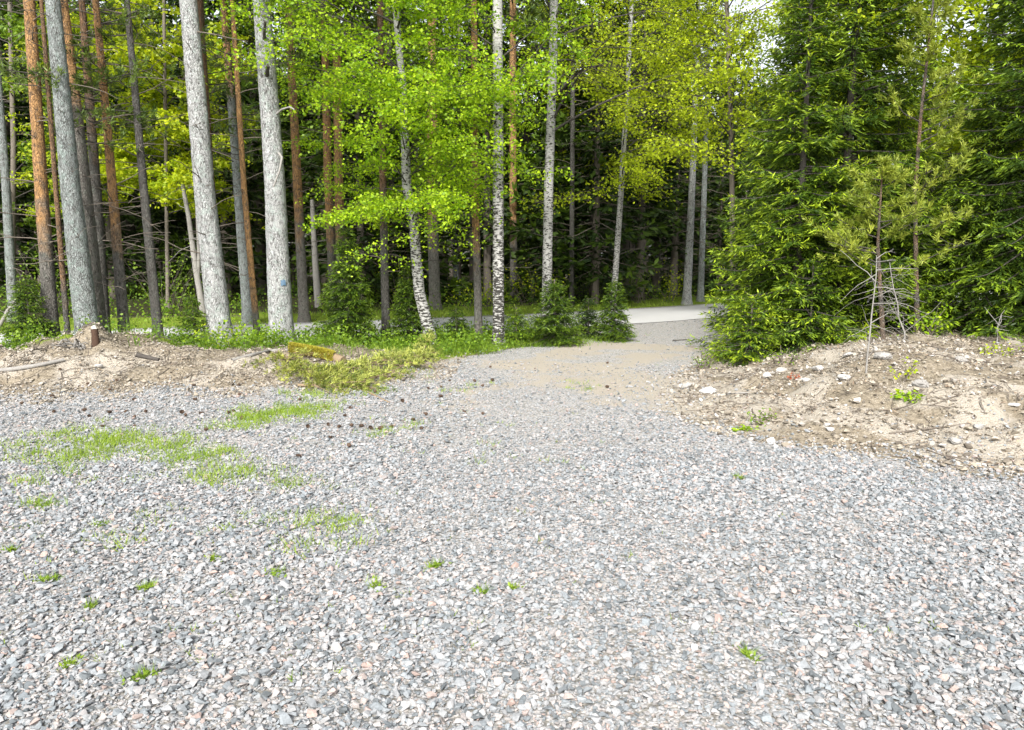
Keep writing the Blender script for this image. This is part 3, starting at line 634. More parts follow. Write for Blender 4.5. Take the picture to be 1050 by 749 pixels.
birch('lime green tree shining behind the left pines', 23.0, [(172, 300), (170, 150), (168, 0)], 4, 3, 11, 57,
    [dict(z0=2.8, z1=8.0, nl=44, Lfun=lambda z: 2.3, elev=(.0, .7), bend=(-.2, .0), leaf_n=9, sig=.2, size=.12, sub=8, wr=.02, lt=.5)], 'lime_leaf', 'spruce_bark', 'aspen_tree', 'broadleaf tree', 8)
birch('pale green loose tree behind the leftmost pines', 25.0, [(12, 320), (14, 150), (10, 0)], 6, 4, 14, 58,
    [dict(z0=2.6, z1=9, nl=36, Lfun=lambda z: 2.3, elev=(.0, .7), bend=(-.2, .0), leaf_n=6, sig=.2, size=.12, sub=8, wr=.02, lt=.5)], 'mid_leaf', 'spruce_bark', 'aspen_tree', 'broadleaf tree', 8)
birch('second lime tree, looser, behind the slim orange pine beside the earth heap', 24.0, [(92, 300), (95, 150), (96, 0)], 4, 3, 11, 62,
    [dict(z0=3.0, z1=9.0, nl=34, Lfun=lambda z: 2.2, elev=(.0, .7), bend=(-.2, .0), leaf_n=5, sig=.25, size=.1, sub=8, wr=.018, lt=.4)], 'lime_leaf', 'spruce_bark', 'aspen_tree', 'broadleaf tree', 8)
birch('mid green tree behind the wood at the top centre', 33.0, [(470, 310), (472, 150), (470, 0)], 5, 4, 16, 59,
    [dict(z0=5, z1=15, nl=40, Lfun=lambda z: 2.6, elev=(.0, .7), bend=(-.2, .0), leaf_n=6, sig=.25, size=.16, sub=8, wr=.02, lt=.5)], 'mid_leaf', 'spruce_bark', 'aspen_tree', 'broadleaf tree', 8)
birch('leafy green tree behind the pair of orange pines', 31.0, [(300, 310), (302, 150), (300, 0)], 5, 4, 15, 60,
    [dict(z0=4, z1=14, nl=40, Lfun=lambda z: 2.6, elev=(.0, .7), bend=(-.2, .0), leaf_n=6, sig=.25, size=.16, sub=8, wr=.02, lt=.5)], 'mid_leaf', 'spruce_bark', 'aspen_tree', 'broadleaf tree', 8)
birch('thin leafy tree with olive leaves behind the taller straight birch', 30.0, [(606, 305), (606, 150), (606, 0)], 5, 4, 15, 61,
    [dict(z0=3.5, z1=12, nl=36, Lfun=lambda z: 2.3, elev=(.0, .7), bend=(-.2, .0), leaf_n=5, sig=.25, size=.13, sub=8, wr=.02, lt=.5)], 'lime_leaf', 'spruce_bark', 'aspen_tree', 'broadleaf tree', 8)

# ------------------------------------------------------------------ spruces
def spruce_mesh(seed, h, r, z0=.05, step=.16, per=6, tws=.085, cl=.10, cw=.034, cs=.05, shape=.85, gap=.12, tip=1.0, drp=.35, wood=True, up=.12):
    g = np.random.RandomState(seed); mb = MB()
    z = z0
    PP, DD, NN, TT, LL = [], [], [], [], []
    while z < h * .985:
        f = 1 - z / h; R = r * f ** shape + .05
        nb = max(3, int(per * g.uniform(.8, 1.2) * (.6 + .4 * min(1, f * 2)))); a0 = g.uniform(0, 6.28)
        for b in range(nb):
            if g.uniform() < gap: continue
            a = a0 + b * 6.283 / nb + g.normal(0, .2); Lb = R * g.uniform(.72, 1.15); zb = z + g.uniform(-.5, .5) * step
            q = np.linspace(0, 1, 9); el = g.normal(.28 * (1 - 1.7 * f), .1)
            ca, sa = math.cos(a), math.sin(a); bt = g.uniform(.65, 1.1)
            zc = zb + Lb * (el * q - drp * f * q ** 2 * .9 + (up + .18 * f) * q ** 4)
            pts = np.stack([ca * Lb * q, sa * Lb * q, zc], 1)
            if wood: tube(mb, pts, np.linspace(.006 + .010 * Lb, .003, 9), 4, 0, .3, cap=False)
            s = np.arange(.12 * Lb if Lb > .6 else .02, Lb, tws); 
            if len(s) < 2: s = np.linspace(.1, .9, 3) * Lb
            for sd in (-1, 1):
                t = (s + g.uniform(-.5, .5, len(s)) * tws) / Lb; t = np.clip(t, .05, 1)
                B = np.stack([np.interp(t, q, pts[:, i]) for i in range(3)], 1)
                ls = (.10 + .36 * Lb * (1 - t) ** .75 * np.clip(t * 3.5, .3, 1)) * g.uniform(.7, 1.2, len(t)); ls = np.minimum(ls, .65)
                aa = a + sd * g.uniform(.65, 1.05, len(t)); d = np.stack([np.cos(aa), np.sin(aa), g.normal(-.26, .2, len(t))], 1)
                nc = np.maximum(2, (ls / cs).astype(int)); rep = np.repeat(np.arange(len(t)), nc)
                fr = (np.arange(len(rep)) - np.repeat(np.cumsum(nc) - nc, nc) + .5) / np.repeat(nc, nc)
                P = B[rep] + d[rep] * (ls[rep] * fr)[:, None]; P[:, 2] -= .25 * (ls[rep] * fr) ** 2 / .5
                side2 = np.where(np.arange(len(rep)) % 2, 1, -1) * g.uniform(.2, .8, len(rep))
                ab = aa[rep] + side2; D = np.stack([np.cos(ab), np.sin(ab), d[rep][:, 2] + g.normal(-.12, .25, len(rep))], 1)
                PP.append(P); DD.append(D); NN.append(np.stack([g.normal(0, .9, len(rep)), g.normal(0, .9, len(rep)), np.ones(len(rep))], 1))
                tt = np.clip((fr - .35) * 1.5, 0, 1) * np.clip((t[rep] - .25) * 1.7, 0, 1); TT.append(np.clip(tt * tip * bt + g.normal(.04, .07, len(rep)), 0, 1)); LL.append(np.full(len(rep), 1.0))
            # shoot at the end of the branch
            k = 7; P = np.repeat(pts[-1:], k, 0) - unit(pts[-1] - pts[-2]) * g.uniform(0, .18, (k, 1)); D = unit(pts[-1] - pts[-2])[None] + g.normal(0, .5, (k, 3))
            PP.append(P); DD.append(D); NN.append(g.normal(0, .4, (k, 3)) + np.array([0, 0, 1.])); TT.append(np.full(k, .9 * tip)); LL.append(np.full(k, 1.0))
        z += step * g.uniform(.8, 1.2) * (.75 + .5 * f)
    P = np.vstack(PP); g2 = g.uniform(.7, 1.3, len(P))
    cards(mb, P, np.vstack(DD), np.vstack(NN), cl * g2, cw * g2, np.concatenate(TT), 1)
    return mb
def spruce_trunk(h, r, z0=0):
    mb = MB(); g = np.random.RandomState(int(h * 100)); tube(mb, [(0, 0, -.15), (0, 0, .1), (0.01, 0, h * .5), (0, 0.01, h * .97)], [r * 1.3, r, r * .6, .008], 10, 0, 0, .03, g, .2); return mb
def spruce(label, px, Y, h, r, seed, mat='spruce', name='spruce_tree', cat='spruce tree', group=None, tr=None, dx=0, **kw):
    X = (px - CX) / F * (Y * math.cos(PITCH) + CAM_H * math.sin(PITCH)); loc = (X, Y, Hs(X, Y)); root = thing(name, label, cat, loc, group)
    spruce_trunk(h, tr or (.0085 * h + .008)).build('trunk', M['limb'] if h > 3 else M['spruce_bark'], root)
    spruce_mesh(seed, h, r, **kw).build('crown', [M['limb'], M[mat]], root); return root

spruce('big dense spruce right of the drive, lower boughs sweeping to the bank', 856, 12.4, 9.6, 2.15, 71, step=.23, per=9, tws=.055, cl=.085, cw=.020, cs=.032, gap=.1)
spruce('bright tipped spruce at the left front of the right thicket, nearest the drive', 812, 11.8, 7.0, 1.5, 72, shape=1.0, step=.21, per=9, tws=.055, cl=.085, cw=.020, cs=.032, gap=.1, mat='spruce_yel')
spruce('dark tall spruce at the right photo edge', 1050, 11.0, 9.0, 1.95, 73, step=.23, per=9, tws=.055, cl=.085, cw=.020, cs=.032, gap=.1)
spruce('half grown dark spruce left of the right edge spruce', 995, 11.6, 3.7, 1.35, 74, step=.2, per=9, tws=.055, cl=.085, cw=.020, cs=.032, gap=.1)
spruce('spruce behind the dead grey sapling on the right bank', 905, 12.4, 3.9, 1.5, 75, step=.2, per=9, tws=.055, cl=.085, cw=.020, cs=.032, gap=.1)
spruce('yellow green young spruce hanging over the left foot of the right bank', 768, 11.0, 1.0, .62, 76, mat='spruce_yel', step=.08, per=8, tws=.05, cl=.065, cw=.018, cs=.03, name='young_spruce', cat='young spruce')
spruce('low spruce bush on the bank in front of the big dense spruce', 828, 11.0, 1.3, .8, 77, step=.09, per=8, tws=.05, cl=.07, cw=.02, cs=.03, name='young_spruce', cat='young spruce')
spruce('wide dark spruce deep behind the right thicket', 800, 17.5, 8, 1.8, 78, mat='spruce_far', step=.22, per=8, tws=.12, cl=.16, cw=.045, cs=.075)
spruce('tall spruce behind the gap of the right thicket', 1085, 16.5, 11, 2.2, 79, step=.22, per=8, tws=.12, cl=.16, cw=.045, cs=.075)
# small spruces along the drive and the road
for (lab, px, Y, h, r, sd, mt) in (
    ('small dark spruce behind the berm at the far left', 33, 12.0, 1.35, .5, 81, 'spruce'),
    ('little spruce left of the tall pale grey pine', 200, 12.8, .95, .34, 82, 'spruce'),
    ('slim young spruce with layered boughs under the birch leaves', 358, 13.4, 2.2, .62, 83, 'spruce'),
    ('young spruce leaning on the foot of the crooked birch', 420, 14.2, 1.55, .5, 84, 'spruce'),
    ('bushy dark spruce shrub at the drive edge between the birches and the road', 568, 14.2, 1.3, .72, 85, 'spruce'),
    ('yellowish little spruce beside the foot of the black and white birch', 529, 14.2, .75, .36, 86, 'spruce_yel'),
    ('pointed dark spruce at the end of the tree row beside the road', 629, 14.9, 1.25, .44, 87, 'spruce'),
    ('low spruce between the dark shrub and the pointed spruce', 603, 15.4, .8, .36, 88, 'spruce_far'),
    ('small spruce at the foot of the slim orange brown pine', 468, 14.6, .7, .3, 89, 'spruce')):
    spruce(lab, px, Y, h, r, sd, mt, 'young_spruce', 'young spruce', step=.105, per=10, tws=.034, cl=.058, cw=.015, cs=.02, tip=.5, gap=.06, shape=1.05, drp=.55, up=.2)

# young pines of the right thicket
def young_pine(label, pix, Y, seed, nb, z0, r, top, mat):
    g = np.random.RandomState(seed); P, zg = trunk_path(Y, pix, top); loc = np.array([P[0, 0], Y, zg]); L = P - loc; root = thing('young_pine', label, 'young pine', loc)
    mb = MB(); tube(mb, L, np.interp(L[:, 2], [0, top - zg], [.04, .008]), 8, 0, .5, .03, g, .15); mb.build('trunk', M['bark_dark'], root)
    mb = MB(); tz = L[-1, 2]
    for k in range(nb):
        t = (k + g.uniform()) / nb; z = z0 + (tz - z0) * t; c = np.array([np.interp(z, L[:, 2], L[:, 0]), np.interp(z, L[:, 2], L[:, 1]), z])
        pine_branch(mb, c, g.uniform(0, 6.28), r * (1.05 - t * .85) * g.uniform(.7, 1.1), g.uniform(.05, .5), g, 12, 26, .085, .013, 0, 1, .010, .05)
    mb.build('crown', [M['limb'], M[mat]], root)
young_pine('slender young pine with yellow green tufts and thin bare stem', [(940, 320), (938, 200), (944, 120), (955, 20)], 10.9, 91, 30, 1.4, .85, 6.2, 'pine_yel')
young_pine('small bright pine in front of the dark boughs behind the dead sapling', [(905, 340), (900, 250), (905, 170)], 10.3, 92, 22, .9, .95, 2.9, 'pine_yel')

# dead sapling and dead spruce boughs on the bank
def dead_sapling(label, foot, Y, top_px, seed, nt, tz, r, L=(.15, .5)):
    g = np.random.RandomState(seed); a = at_depth(*foot, Y); z0 = Hs(a[0], Y); b = at_depth(*top_px, Y); loc = np.array([a[0], Y, z0]); root = thing('dead_sapling', label, 'dead sapling', loc)
    P = np.linspace(0, 1, 7)[:, None] * (b - loc) + g.normal(0, .012, (7, 3)); P[0] = (0, 0, -.05); mb = MB(); tube(mb, P, np.linspace(r, r * .35, 7), 6, 0, 0, .05, g)
    twigs(mb, P, None, tz[0], tz[1], nt, g, L, 0, 0, .0032, .55); mb.build('trunk', M['dead'], root)
gp = ground(888, 384)
dead_sapling('thin bare grey sapling standing upright on the right bank', (888, 384), gp[1], (899, 262), 93, 26, (.15, 1.25), .011, (.1, .42))
gp = ground(928, 352)
dead_sapling('tangle of bare grey dead boughs under the young pine on the right bank', (928, 350), gp[1] + .3, (912, 268), 94, 48, (.05, 1.1), .012, (.12, .5))
gp = ground(1020, 352)
dead_sapling('little bare twig sapling near the right photo edge', (1022, 350), gp[1], (1029, 318), 95, 10, (.1, .45), .008, (.06, .2))

# ------------------------------------------------------------------ forest beyond the road
def bg_spruce(seed, h, r, z0):
    root = thing('spruce_tree', 'dark spruce in the wood beyond the road', 'spruce tree')
    mb = spruce_trunk(h, .013 * h); g = np.random.RandomState(seed)
    twigs(mb, np.array([(0, 0, .5), (0, 0, h * .5), (0, 0, h)]), None, .8, z0 + 2, 26, g, (.5, 1.6), 0, 0, .009)
    mb.build('trunk', M['spruce_bark'], root)
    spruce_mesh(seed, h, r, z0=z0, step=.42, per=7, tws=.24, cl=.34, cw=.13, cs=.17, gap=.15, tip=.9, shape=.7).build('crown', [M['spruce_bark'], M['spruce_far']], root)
    return root
SP = [bg_spruce(201, 15, 2.7, 2.6), bg_spruce(202, 17, 2.9, 3.4), bg_spruce(203, 12, 2.4, 1.2), bg_spruce(204, 18, 3.0, 5.0), bg_spruce(205, 7.5, 1.7, .4)]
r3 = np.random.RandomState(77); used = [False] * 5; spots = []
fixed = [(25, 27, 2), (75, 30, 0), (118, 27, 2), (140, 33, 1), (205, 30, 0), (235, 27, 2), (270, 30, 1), (335, 30, 0), (372, 27, 2), (405, 31, 1), (430, 27, 4), (455, 34, 3), (500, 29, 0), (540, 32, 1),
         (560, 27, 4), (575, 30, 2), (610, 27, 2), (655, 31, 1), (672, 35, 3), (690, 33, 0), (735, 33, 4), (760, 33, 4), (795, 36, 4), (640, 37, 1), (-30, 26, 0), (-60, 30, 1), (175, 37, 3), (60, 37, 1)]
for (px, Y, k) in fixed: spots.append(((px - CX) / F * Y, Y, k))
tries = 0
while len(spots) < 96 and tries < 6000:
    tries += 1; Y = r3.uniform(24, 62); X = r3.uniform(-.85, .95) * Y
    rd, sd, _ = poly_dist(np.array([X]), np.array([Y]), ROAD)
    if rd[0] < 6 or (sd[0] < 0): continue
    if min(math.hypot(X - a, Y - b) for a, b, _ in spots) < 2.6: continue
    pxx = CX + X / Y * F; spots.append((X, Y, 4 if (695 < pxx < 850 or 70 < pxx < 92 or 520 < pxx < 545) and Y < 48 else r3.choice([0, 1, 2, 3, 3])))
KIND = {0: 'dense dark spruce with hanging boughs', 1: 'tall full dark spruce', 2: 'middling bushy spruce', 3: 'tall spruce with long bare lower stem', 4: 'short young dark spruce'}
for X, Y, k in spots:
    rd, sd, _ = poly_dist(np.array([X]), np.array([Y]), ROAD)
    if rd[0] < 3.2: X, Y = X - .3, Y + 3
    loc = (X, Y, Hs(X, Y)); where = 'in front of the far wood' if Y < 33.5 else 'deep in the far wood'
    side = 'left' if X < -3 else ('centre' if X < 7 else 'right')
    lab = f'{KIND[k]} {where}, {side}'; grp = f'{KIND[k]}, {where}, {side}'
    if not used[k]:
        used[k] = True; o = SP[k]; o.location = loc; o['label'] = lab; o['group'] = grp
    else: o = dup(SP[k], loc, r3.uniform(0, 6.28), r3.uniform(.85, 1.12), lab, grp)

# trees on the near side, right of the mound, that close the right of the view
for (px, Y, k) in ((868, 19, 2), (925, 30, 4), (990, 24, 2), (1050, 18, 2), (1095, 15, 0), (1120, 22, 1), (815, 24, 2)):
    X = (px - CX) / F * Y
    dup(SP[k], (X, Y, Hs(X, Y)), r3.uniform(0, 6.28), r3.uniform(.85, 1.0), f'{KIND[k]} standing behind the right thicket', 'spruces behind the right thicket')
# far wood that reads as one mass
mb = MB(); r4 = np.random.RandomState(5)
for k in range(150):
    Y = r4.uniform(62, 82); X = r4.uniform(-1.0, 1.0) * Y; h = r4.uniform(13, 20); rr_ = r4.uniform(2.4, 3.4); n = 420
    t = r4.uniform(0, 1, n) ** .8; z = .3 + h * t; a = r4.uniform(0, 6.28, n); q = rr_ * (1 - t) ** .75 * r4.uniform(.2, 1, n)
    P = np.stack([X + np.cos(a) * q, Y + np.sin(a) * q, z], 1); D = np.stack([np.cos(a), np.sin(a), r4.normal(-.5, .3, n)], 1)
    cards(mb, P, D, np.stack([r4.normal(0, .5, n), r4.normal(0, .5, n), np.ones(n)], 1), r4.uniform(.8, 1.6, n), r4.uniform(.35, .7, n), r4.uniform(0, .6, n))
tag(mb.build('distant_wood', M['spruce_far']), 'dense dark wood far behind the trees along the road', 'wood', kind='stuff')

# ------------------------------------------------------------------ shrubs and undergrowth
def shrub(label, px, py, h, r, seed, mat, n=14, leaf_n=7, size=.05, name='bush', cat='bush', Y=None):
    g = np.random.RandomState(seed)
    if Y is None: p = ground(px, py)
    else: X = (px - CX) / F * Y; p = np.array([X, Y, Hs(X, Y)])
    root = thing(name, label, cat, p); mb = MB(); lb = MB()
    for k in range(n):
        a = g.uniform(0, 6.28); e = g.uniform(.75, 1.45); P = limb(g, np.array([g.normal(0, r * .15), g.normal(0, r * .15), -.02]), a, h * g.uniform(.6, 1.05), e, -.12, 6)
        P[:, :2] *= r / (h * .5); tube(mb, P, np.linspace(.008, .003, 6), 4, 0, .3, cap=False); leaves(lb, P[2:], leaf_n, r * .16, size, g, 0)
    mb.build('stems', M['twig'], root)['kind'] = 'stuff'; lb.build('foliage', M[mat], root)
shrub('light green leafy bush at the right foot of the tall pale grey pine', 232, 360, .55, .45, 301, 'lime_leaf', Y=12.1)
shrub('bright green bush left of the broad pale pine', 260, 360, .75, .5, 302, 'birch_leaf', Y=12.2)
shrub('pale green scrub right of the broad pale pine', 318, 360, .5, .5, 303, 'mid_leaf', Y=12.6)
shrub('reddish sapling shrub in the dark wood left of the crooked birch', 408, 330, 1.9, .7, 304, 'lime_leaf', 10, 3, .07, Y=24)
shrub('thin leafy shrub in the wood right of the slender white birch', 655, 312, 2.9, 1.1, 305, 'mid_leaf', 16, 4, .09, Y=27.5)
shrub('olive bush at the road bend beneath the slender white birch', 685, 312, 1.7, .9, 306, 'lime_leaf', 16, 4, .09, Y=28.5)
shrub('green bush in the shade behind the left pines', 170, 330, 2.4, 1.3, 307, 'mid_leaf', 18, 6, .09, Y=23)
shrub('wide green bush behind the slim orange pine on the left', 62, 330, 2.6, 1.5, 308, 'mid_leaf', 18, 6, .09, Y=22)
shrub('yellowish bush behind the smooth orange pine', 545, 320, 1.9, 1.0, 309, 'lime_leaf', 16, 5, .09, Y=26)
shrub('pale scrub behind the roadside verge right of the crooked birch', 498, 322, 1.2, 1.2, 310, 'lime_leaf', 16, 5, .08, Y=23.8)
shrub('low dark weed at the left tip of the right bank', 723, 378, .35, .22, 311, 'mid_leaf', 9, 3, .035, 'weed', 'weed')
shrub('dark twiggy weed on top of the right bank near the drive', 808, 372, .3, .25, 312, 'mid_leaf', 10, 2, .03, 'weed', 'weed')
shrub('yellow seedling on the right bank right of the dead sapling', 928, 392, .28, .12, 313, 'yellow_leaf', 5, 4, .035, 'weed', 'weed')
shrub('small bright green seedling low on the right bank', 922, 410, .12, .12, 314, 'birch_leaf', 6, 6, .04, 'weed', 'weed')
shrub('red orange leaved seedling among the pale stones of the right bank', 814, 389, .10, .07, 315, 'red_leaf', 5, 4, .026, 'weed', 'weed')
shrub('small green weed at the foot of the right bank left of the white stones', 763, 441, .08, .1, 316, 'birch_leaf', 6, 6, .03, 'weed', 'weed')
shrub('yellow moss tuft with seedlings near the right photo edge', 1018, 364, .15, .2, 317, 'yellow_leaf', 7, 5, .03, 'weed', 'weed')
shrub('pale olive tuft in the middle of the right bank', 788, 432, .1, .16, 318, 'mid_leaf', 7, 5, .03, 'weed', 'weed')
shrub('green broad leaved bush under the dark boughs of the right edge', 955, 338, .55, .4, 319, 'birch_leaf', 10, 6, .05, Y=10.6)

def undergrowth():
    mb = MB(); g = np.random.RandomState(18); n = 16000; x = g.uniform(-40, 34, n); y = g.uniform(11, 48, n); rd, sd, _ = poly_dist(x, y, ROAD)
    k = (sd > 0) & (rd > 3.2) & (rd < 20) & (g.uniform(size=n) < np.clip(.45 + .6 * pnoise(x, y, 43, 2.5), .06, 1)); x, y = x[k], y[k]; h = g.uniform(.1, .55, len(x)) * np.clip(1 + pnoise(x, y, 44, 4), .3, 2)
    C = np.column_stack([x, y, H(x, y) + h * .6]); leaves(mb, C, 16, .16, .085, g, 0, base_t=.35)
    xn = g.uniform(-16, .8, 14000); yn = g.uniform(10.6, 19, 14000); rn, sn, _ = poly_dist(xn, yn, ROAD)
    kn = (sn < 0) & (rn > 2.15) & (rn < 6) & (zones(xn, yn)[3] > .12) & (g.uniform(size=14000) < np.clip(.45 + .6 * pnoise(xn, yn, 46, 1.2), .05, 1)); xn, yn = xn[kn], yn[kn]; hn = g.uniform(.08, .42, len(xn))
    leaves(mb, np.column_stack([xn, yn, H(xn, yn) + hn * .6]), 12, .09, .05, g, 0, base_t=.45); x = np.concatenate([x, xn]); y = np.concatenate([y, yn]); h = np.concatenate([h, hn])
    nb = len(x) * 2; i = g.randint(0, len(x), nb); P = np.column_stack([x[i] + g.normal(0, .1, nb), y[i] + g.normal(0, .1, nb), H(x[i], y[i]) - .02])
    blades(mb, P, np.column_stack([g.normal(0, .3, (nb, 2)), np.ones(nb)]), g.normal(size=(nb, 3)), h[i], .012, .1)
    return mb.build('undergrowth', M['mid_leaf'])
tag(undergrowth(), 'low leafy undergrowth on the forest floor beside and beyond the road', 'undergrowth', kind='stuff')

def grass_mesh():
    mb = MB(); g = np.random.RandomState(8)
    def patch(cx, cy, sx, sy, n, L=.06, W=.006, tb=.5, lean=.5):
        x = g.normal(cx, sx, n); y = g.normal(cy, sy, n); D = np.column_stack([g.normal(0, lean, (n, 2)), np.ones(n)]); Ln = L * g.uniform(.5, 1.3, n)
        blades(mb, np.column_stack([x, y, H(x, y) - .004]), D, g.normal(size=(n, 3)) * np.array([1, 1, .2]), Ln, W, np.clip(g.normal(tb, .2, n), 0, 1))
    # big patches on the yard, given by where they lie
    for (px, py, wpx, n) in ((100, 455, 150, 190), (70, 470, 60, 60), (170, 462, 60, 60), (120, 452, 50, 60), (290, 425, 90, 150), (262, 430, 40, 60), (320, 418, 60, 60), (330, 405, 50, 40), (245, 438, 30, 30), (215, 468, 70, 50), (235, 490, 60, 40), (190, 470, 50, 30),
                              (340, 535, 60, 34), (385, 400, 50, 30), (330, 560, 60, 14), (40, 520, 40, 14), (190, 490, 80, 24), (60, 490, 70, 18), (300, 490, 80, 20), (400, 440, 60, 18), (420, 380, 40, 20), (600, 395, 60, 10), (480, 400, 60, 10), (200, 540, 120, 12), (120, 560, 120, 8), (520, 470, 100, 6)):
        c = ground(px, py); sc = wpx / F * c[1] * .36
        for k in range(max(5, int(n * .8))):
            tx, ty = g.normal(c[0], sc), g.normal(c[1], sc * .75)
            if berm(np.array([tx]), np.array([ty]))[0] > .2: continue
            patch(tx, ty, .05, .05, g.randint(5, 40), g.uniform(.03, .085), .006, g.normal(.7, .25))
    for (x0, x1, y0, y1, n) in ((0, 420, 440, 560, 120), (0, 500, 540, 700, 60), (350, 700, 370, 480, 40), (450, 1000, 480, 720, 40)):
        for k in range(n):
            c = ground(g.uniform(x0, x1), g.uniform(y0, y1))
            if mound_d(c[:1], c[1:2])[0] < -.3: patch(c[0], c[1], .018, .018, g.randint(3, 12), g.uniform(.02, .05), .005, g.normal(.6, .2), .7)
    # far verge and strip under the trees
    n = 90000; x = g.uniform(-26, 26, n); y = g.uniform(10.8, 36, n); rd, sd, _ = poly_dist(x, y, ROAD); zg = zones(x, y)
    k = (zg[2] > .25) & (rd > 2.2) & (g.uniform(size=n) < np.clip(zg[2] * 1.1 + .25 * pnoise(x, y, 41, 1.5), 0, 1)); x, y = x[k], y[k]; n = len(x)
    D = np.column_stack([g.normal(0, .45, (n, 2)), np.ones(n)])
    blades(mb, np.column_stack([x, y, H(x, y) - .01]), D, g.normal(size=(n, 3)) * np.array([1, 1, .2]), g.uniform(.05, .22, n), g.uniform(.008, .02, n), np.clip(g.normal(.5, .25, n) + .3 * pnoise(x, y, 42, 2), 0, 1))
    # grass fringe at the drive edge under the small spruces
    for (px, py, w, n) in ((470, 357, 40, 500), (500, 357, 30, 350), (540, 357, 40, 300), (590, 352, 40, 400), (450, 352, 20, 200), (385, 358, 60, 500), (330, 362, 50, 300), (640, 345, 20, 80), (745, 372, 20, 60), (560, 356, 60, 200)):
        c = ground(px, py); patch(c[0], c[1] + .25, w / F * c[1] * .5, .2, n, .16, .008, .35)
    return mb.build('grass', M['grass'])
tag(grass_mesh(), 'thin grass growing through the gravel and along the road verge', 'grass', kind='stuff')

# single tufts in the foreground
for k, (px, py, w, lab) in enumerate((
    (386, 604, 26, 'largest lone grass tuft in the bare foreground gravel'), (493, 609, 20, 'grass tuft in the gravel just left of a smaller sprout, front centre'),
    (527, 607, 14, 'small pale sprout right of the front centre grass tuft'), (220, 576, 24, 'bright green tuft in the left foreground gravel below the grass patches'),
    (47, 597, 20, 'bright grass tuft near the left photo edge in front'), (145, 697, 28, 'yellowish tuft lowest of all in the left foreground'),
    (285, 592, 24, 'olive tuft between the bright left tuft and the largest tuft'), (150, 606, 22, 'dull flat tuft left of the bright left foreground tuft'),
    (445, 583, 24, 'thin sparse tuft up from the front centre tuft'), (72, 685, 16, 'tiny pale tuft in the lower left corner area'),
    (768, 674, 20, 'thin green sprout alone in the right foreground gravel'), (757, 492, 12, 'small yellow tuft in the gravel below the right bank'),
    (92, 625, 12, 'tiny bright sprout between the left edge tuft and the lowest tuft'), (10, 566, 18, 'grass tuft cut by the left photo edge'),
    (103, 541, 16, 'little tuft under the left grass patch'), (43, 520, 26, 'flat green tuft left of the little tuft under the grass patch'))):
    g = np.random.RandomState(500 + k); c = ground(px, py); mb = MB(); s = w / F * c[1] * g.uniform(.18, .26); n = int(22 + w * g.uniform(1.0, 2.4)); dry = g.uniform(.35, .75)
    th = g.uniform(0, 3.1); xy = g.normal(0, s, (n, 2)) * np.array([1.15, g.uniform(.35, .8)]); xy = xy @ np.array([[math.cos(th), math.sin(th)], [-math.sin(th), math.cos(th)]]); D = np.column_stack([g.normal(0, .8, (n, 2)), np.ones(n)])
    z = H(c[0] + xy[:, 0], c[1] + xy[:, 1]) - c[2]
    blades(mb, np.column_stack([xy, z]), D, g.normal(size=(n, 3)) * np.array([1, 1, .2]), g.uniform(.025, .07, n), .005, np.clip(g.normal(dry, .25, n), 0, 1))
    cards(mb, np.column_stack([xy, z + .012])[:n // 2], D[:n // 2] * np.array([1.5, 1.5, .4]), np.tile([0, 0, 1.], (n // 2, 1)) + g.normal(0, .3, (n // 2, 3)), g.uniform(.015, .03, n // 2), .012, np.clip(g.normal(.5, .2, n // 2), 0, 1))
    tag(mb.build('grass_tuft', M['grass'], loc=[float(v) for v in c]), lab, 'grass tuft')

# ------------------------------------------------------------------ details on the banks
def stump():
    p = ground(98, 352); root = thing('tree_stump', 'small brown wooden stump with a white top on the earth heap', 'stump', p); g = np.random.RandomState(4)
    mb = MB(); tube(mb, [(0, 0, -.08), (0, 0, .02), (.005, 0, .12), (0, 0, .19)], [.058, .05, .045, .046], 12, 0, 0, .03, g, .03, cap=False); mb.build('bark', M['brown'], root)
    mb = MB(); V, Fc = hull_shape(g, 14, (1, 1, 1)); V[:, 2] *= np.where(V[:, 2] > 0, 1.0, .35); mb.add(V * np.array([.105, .10, .11]) + np.array([0, 0, .20]), Fc); mb.build('white_top', M['cut'], root)
stump()

rockm = stone_material('boulder', [(0, (.14, .135, .125)), (.5, (.26, .25, .235)), (1, (.56, .55, .53))])
def rock(px, py, wpx, lab, tint, seed, flat=(1, .7, .6), sink=.25):
    c = ground(px, py); s = wpx / F * math.hypot(c[1], c[0]); g = np.random.RandomState(seed); bm = bmesh.new()
    V, Fc = hull_shape(g, 16, flat); vs = [bm.verts.new(v * s) for v in V]
    for f in Fc: bm.faces.new([vs[i] for i in f])
    bmesh.ops.bevel(bm, geom=bm.edges[:] , offset=s * .04, segments=2, affect='EDGES'); bmesh.ops.triangulate(bm, faces=bm.faces[:])
    bmesh.ops.subdivide_edges(bm, edges=[e for e in bm.edges if e.calc_length() > s * .16], cuts=1); bmesh.ops.triangulate(bm, faces=bm.faces[:])
    V = np.array([v.co[:] for v in bm.verts]); bm.verts.index_update(); Fc = np.array([[v.index for v in f.verts] for f in bm.faces]); bm.free()
    V = V + g.normal(0, s * .012, V.shape); a = g.uniform(-.4, .4); V[:, :2] = V[:, :2] @ np.array([[math.cos(a), math.sin(a)], [-math.sin(a), math.cos(a)]])
    mb = MB(); mb.add(V, Fc, 0, tint, False); tag(mb.build('rock', rockm, loc=(float(c[0]), float(c[1]), float(c[2] + s * sink * .5))), lab, 'rock')
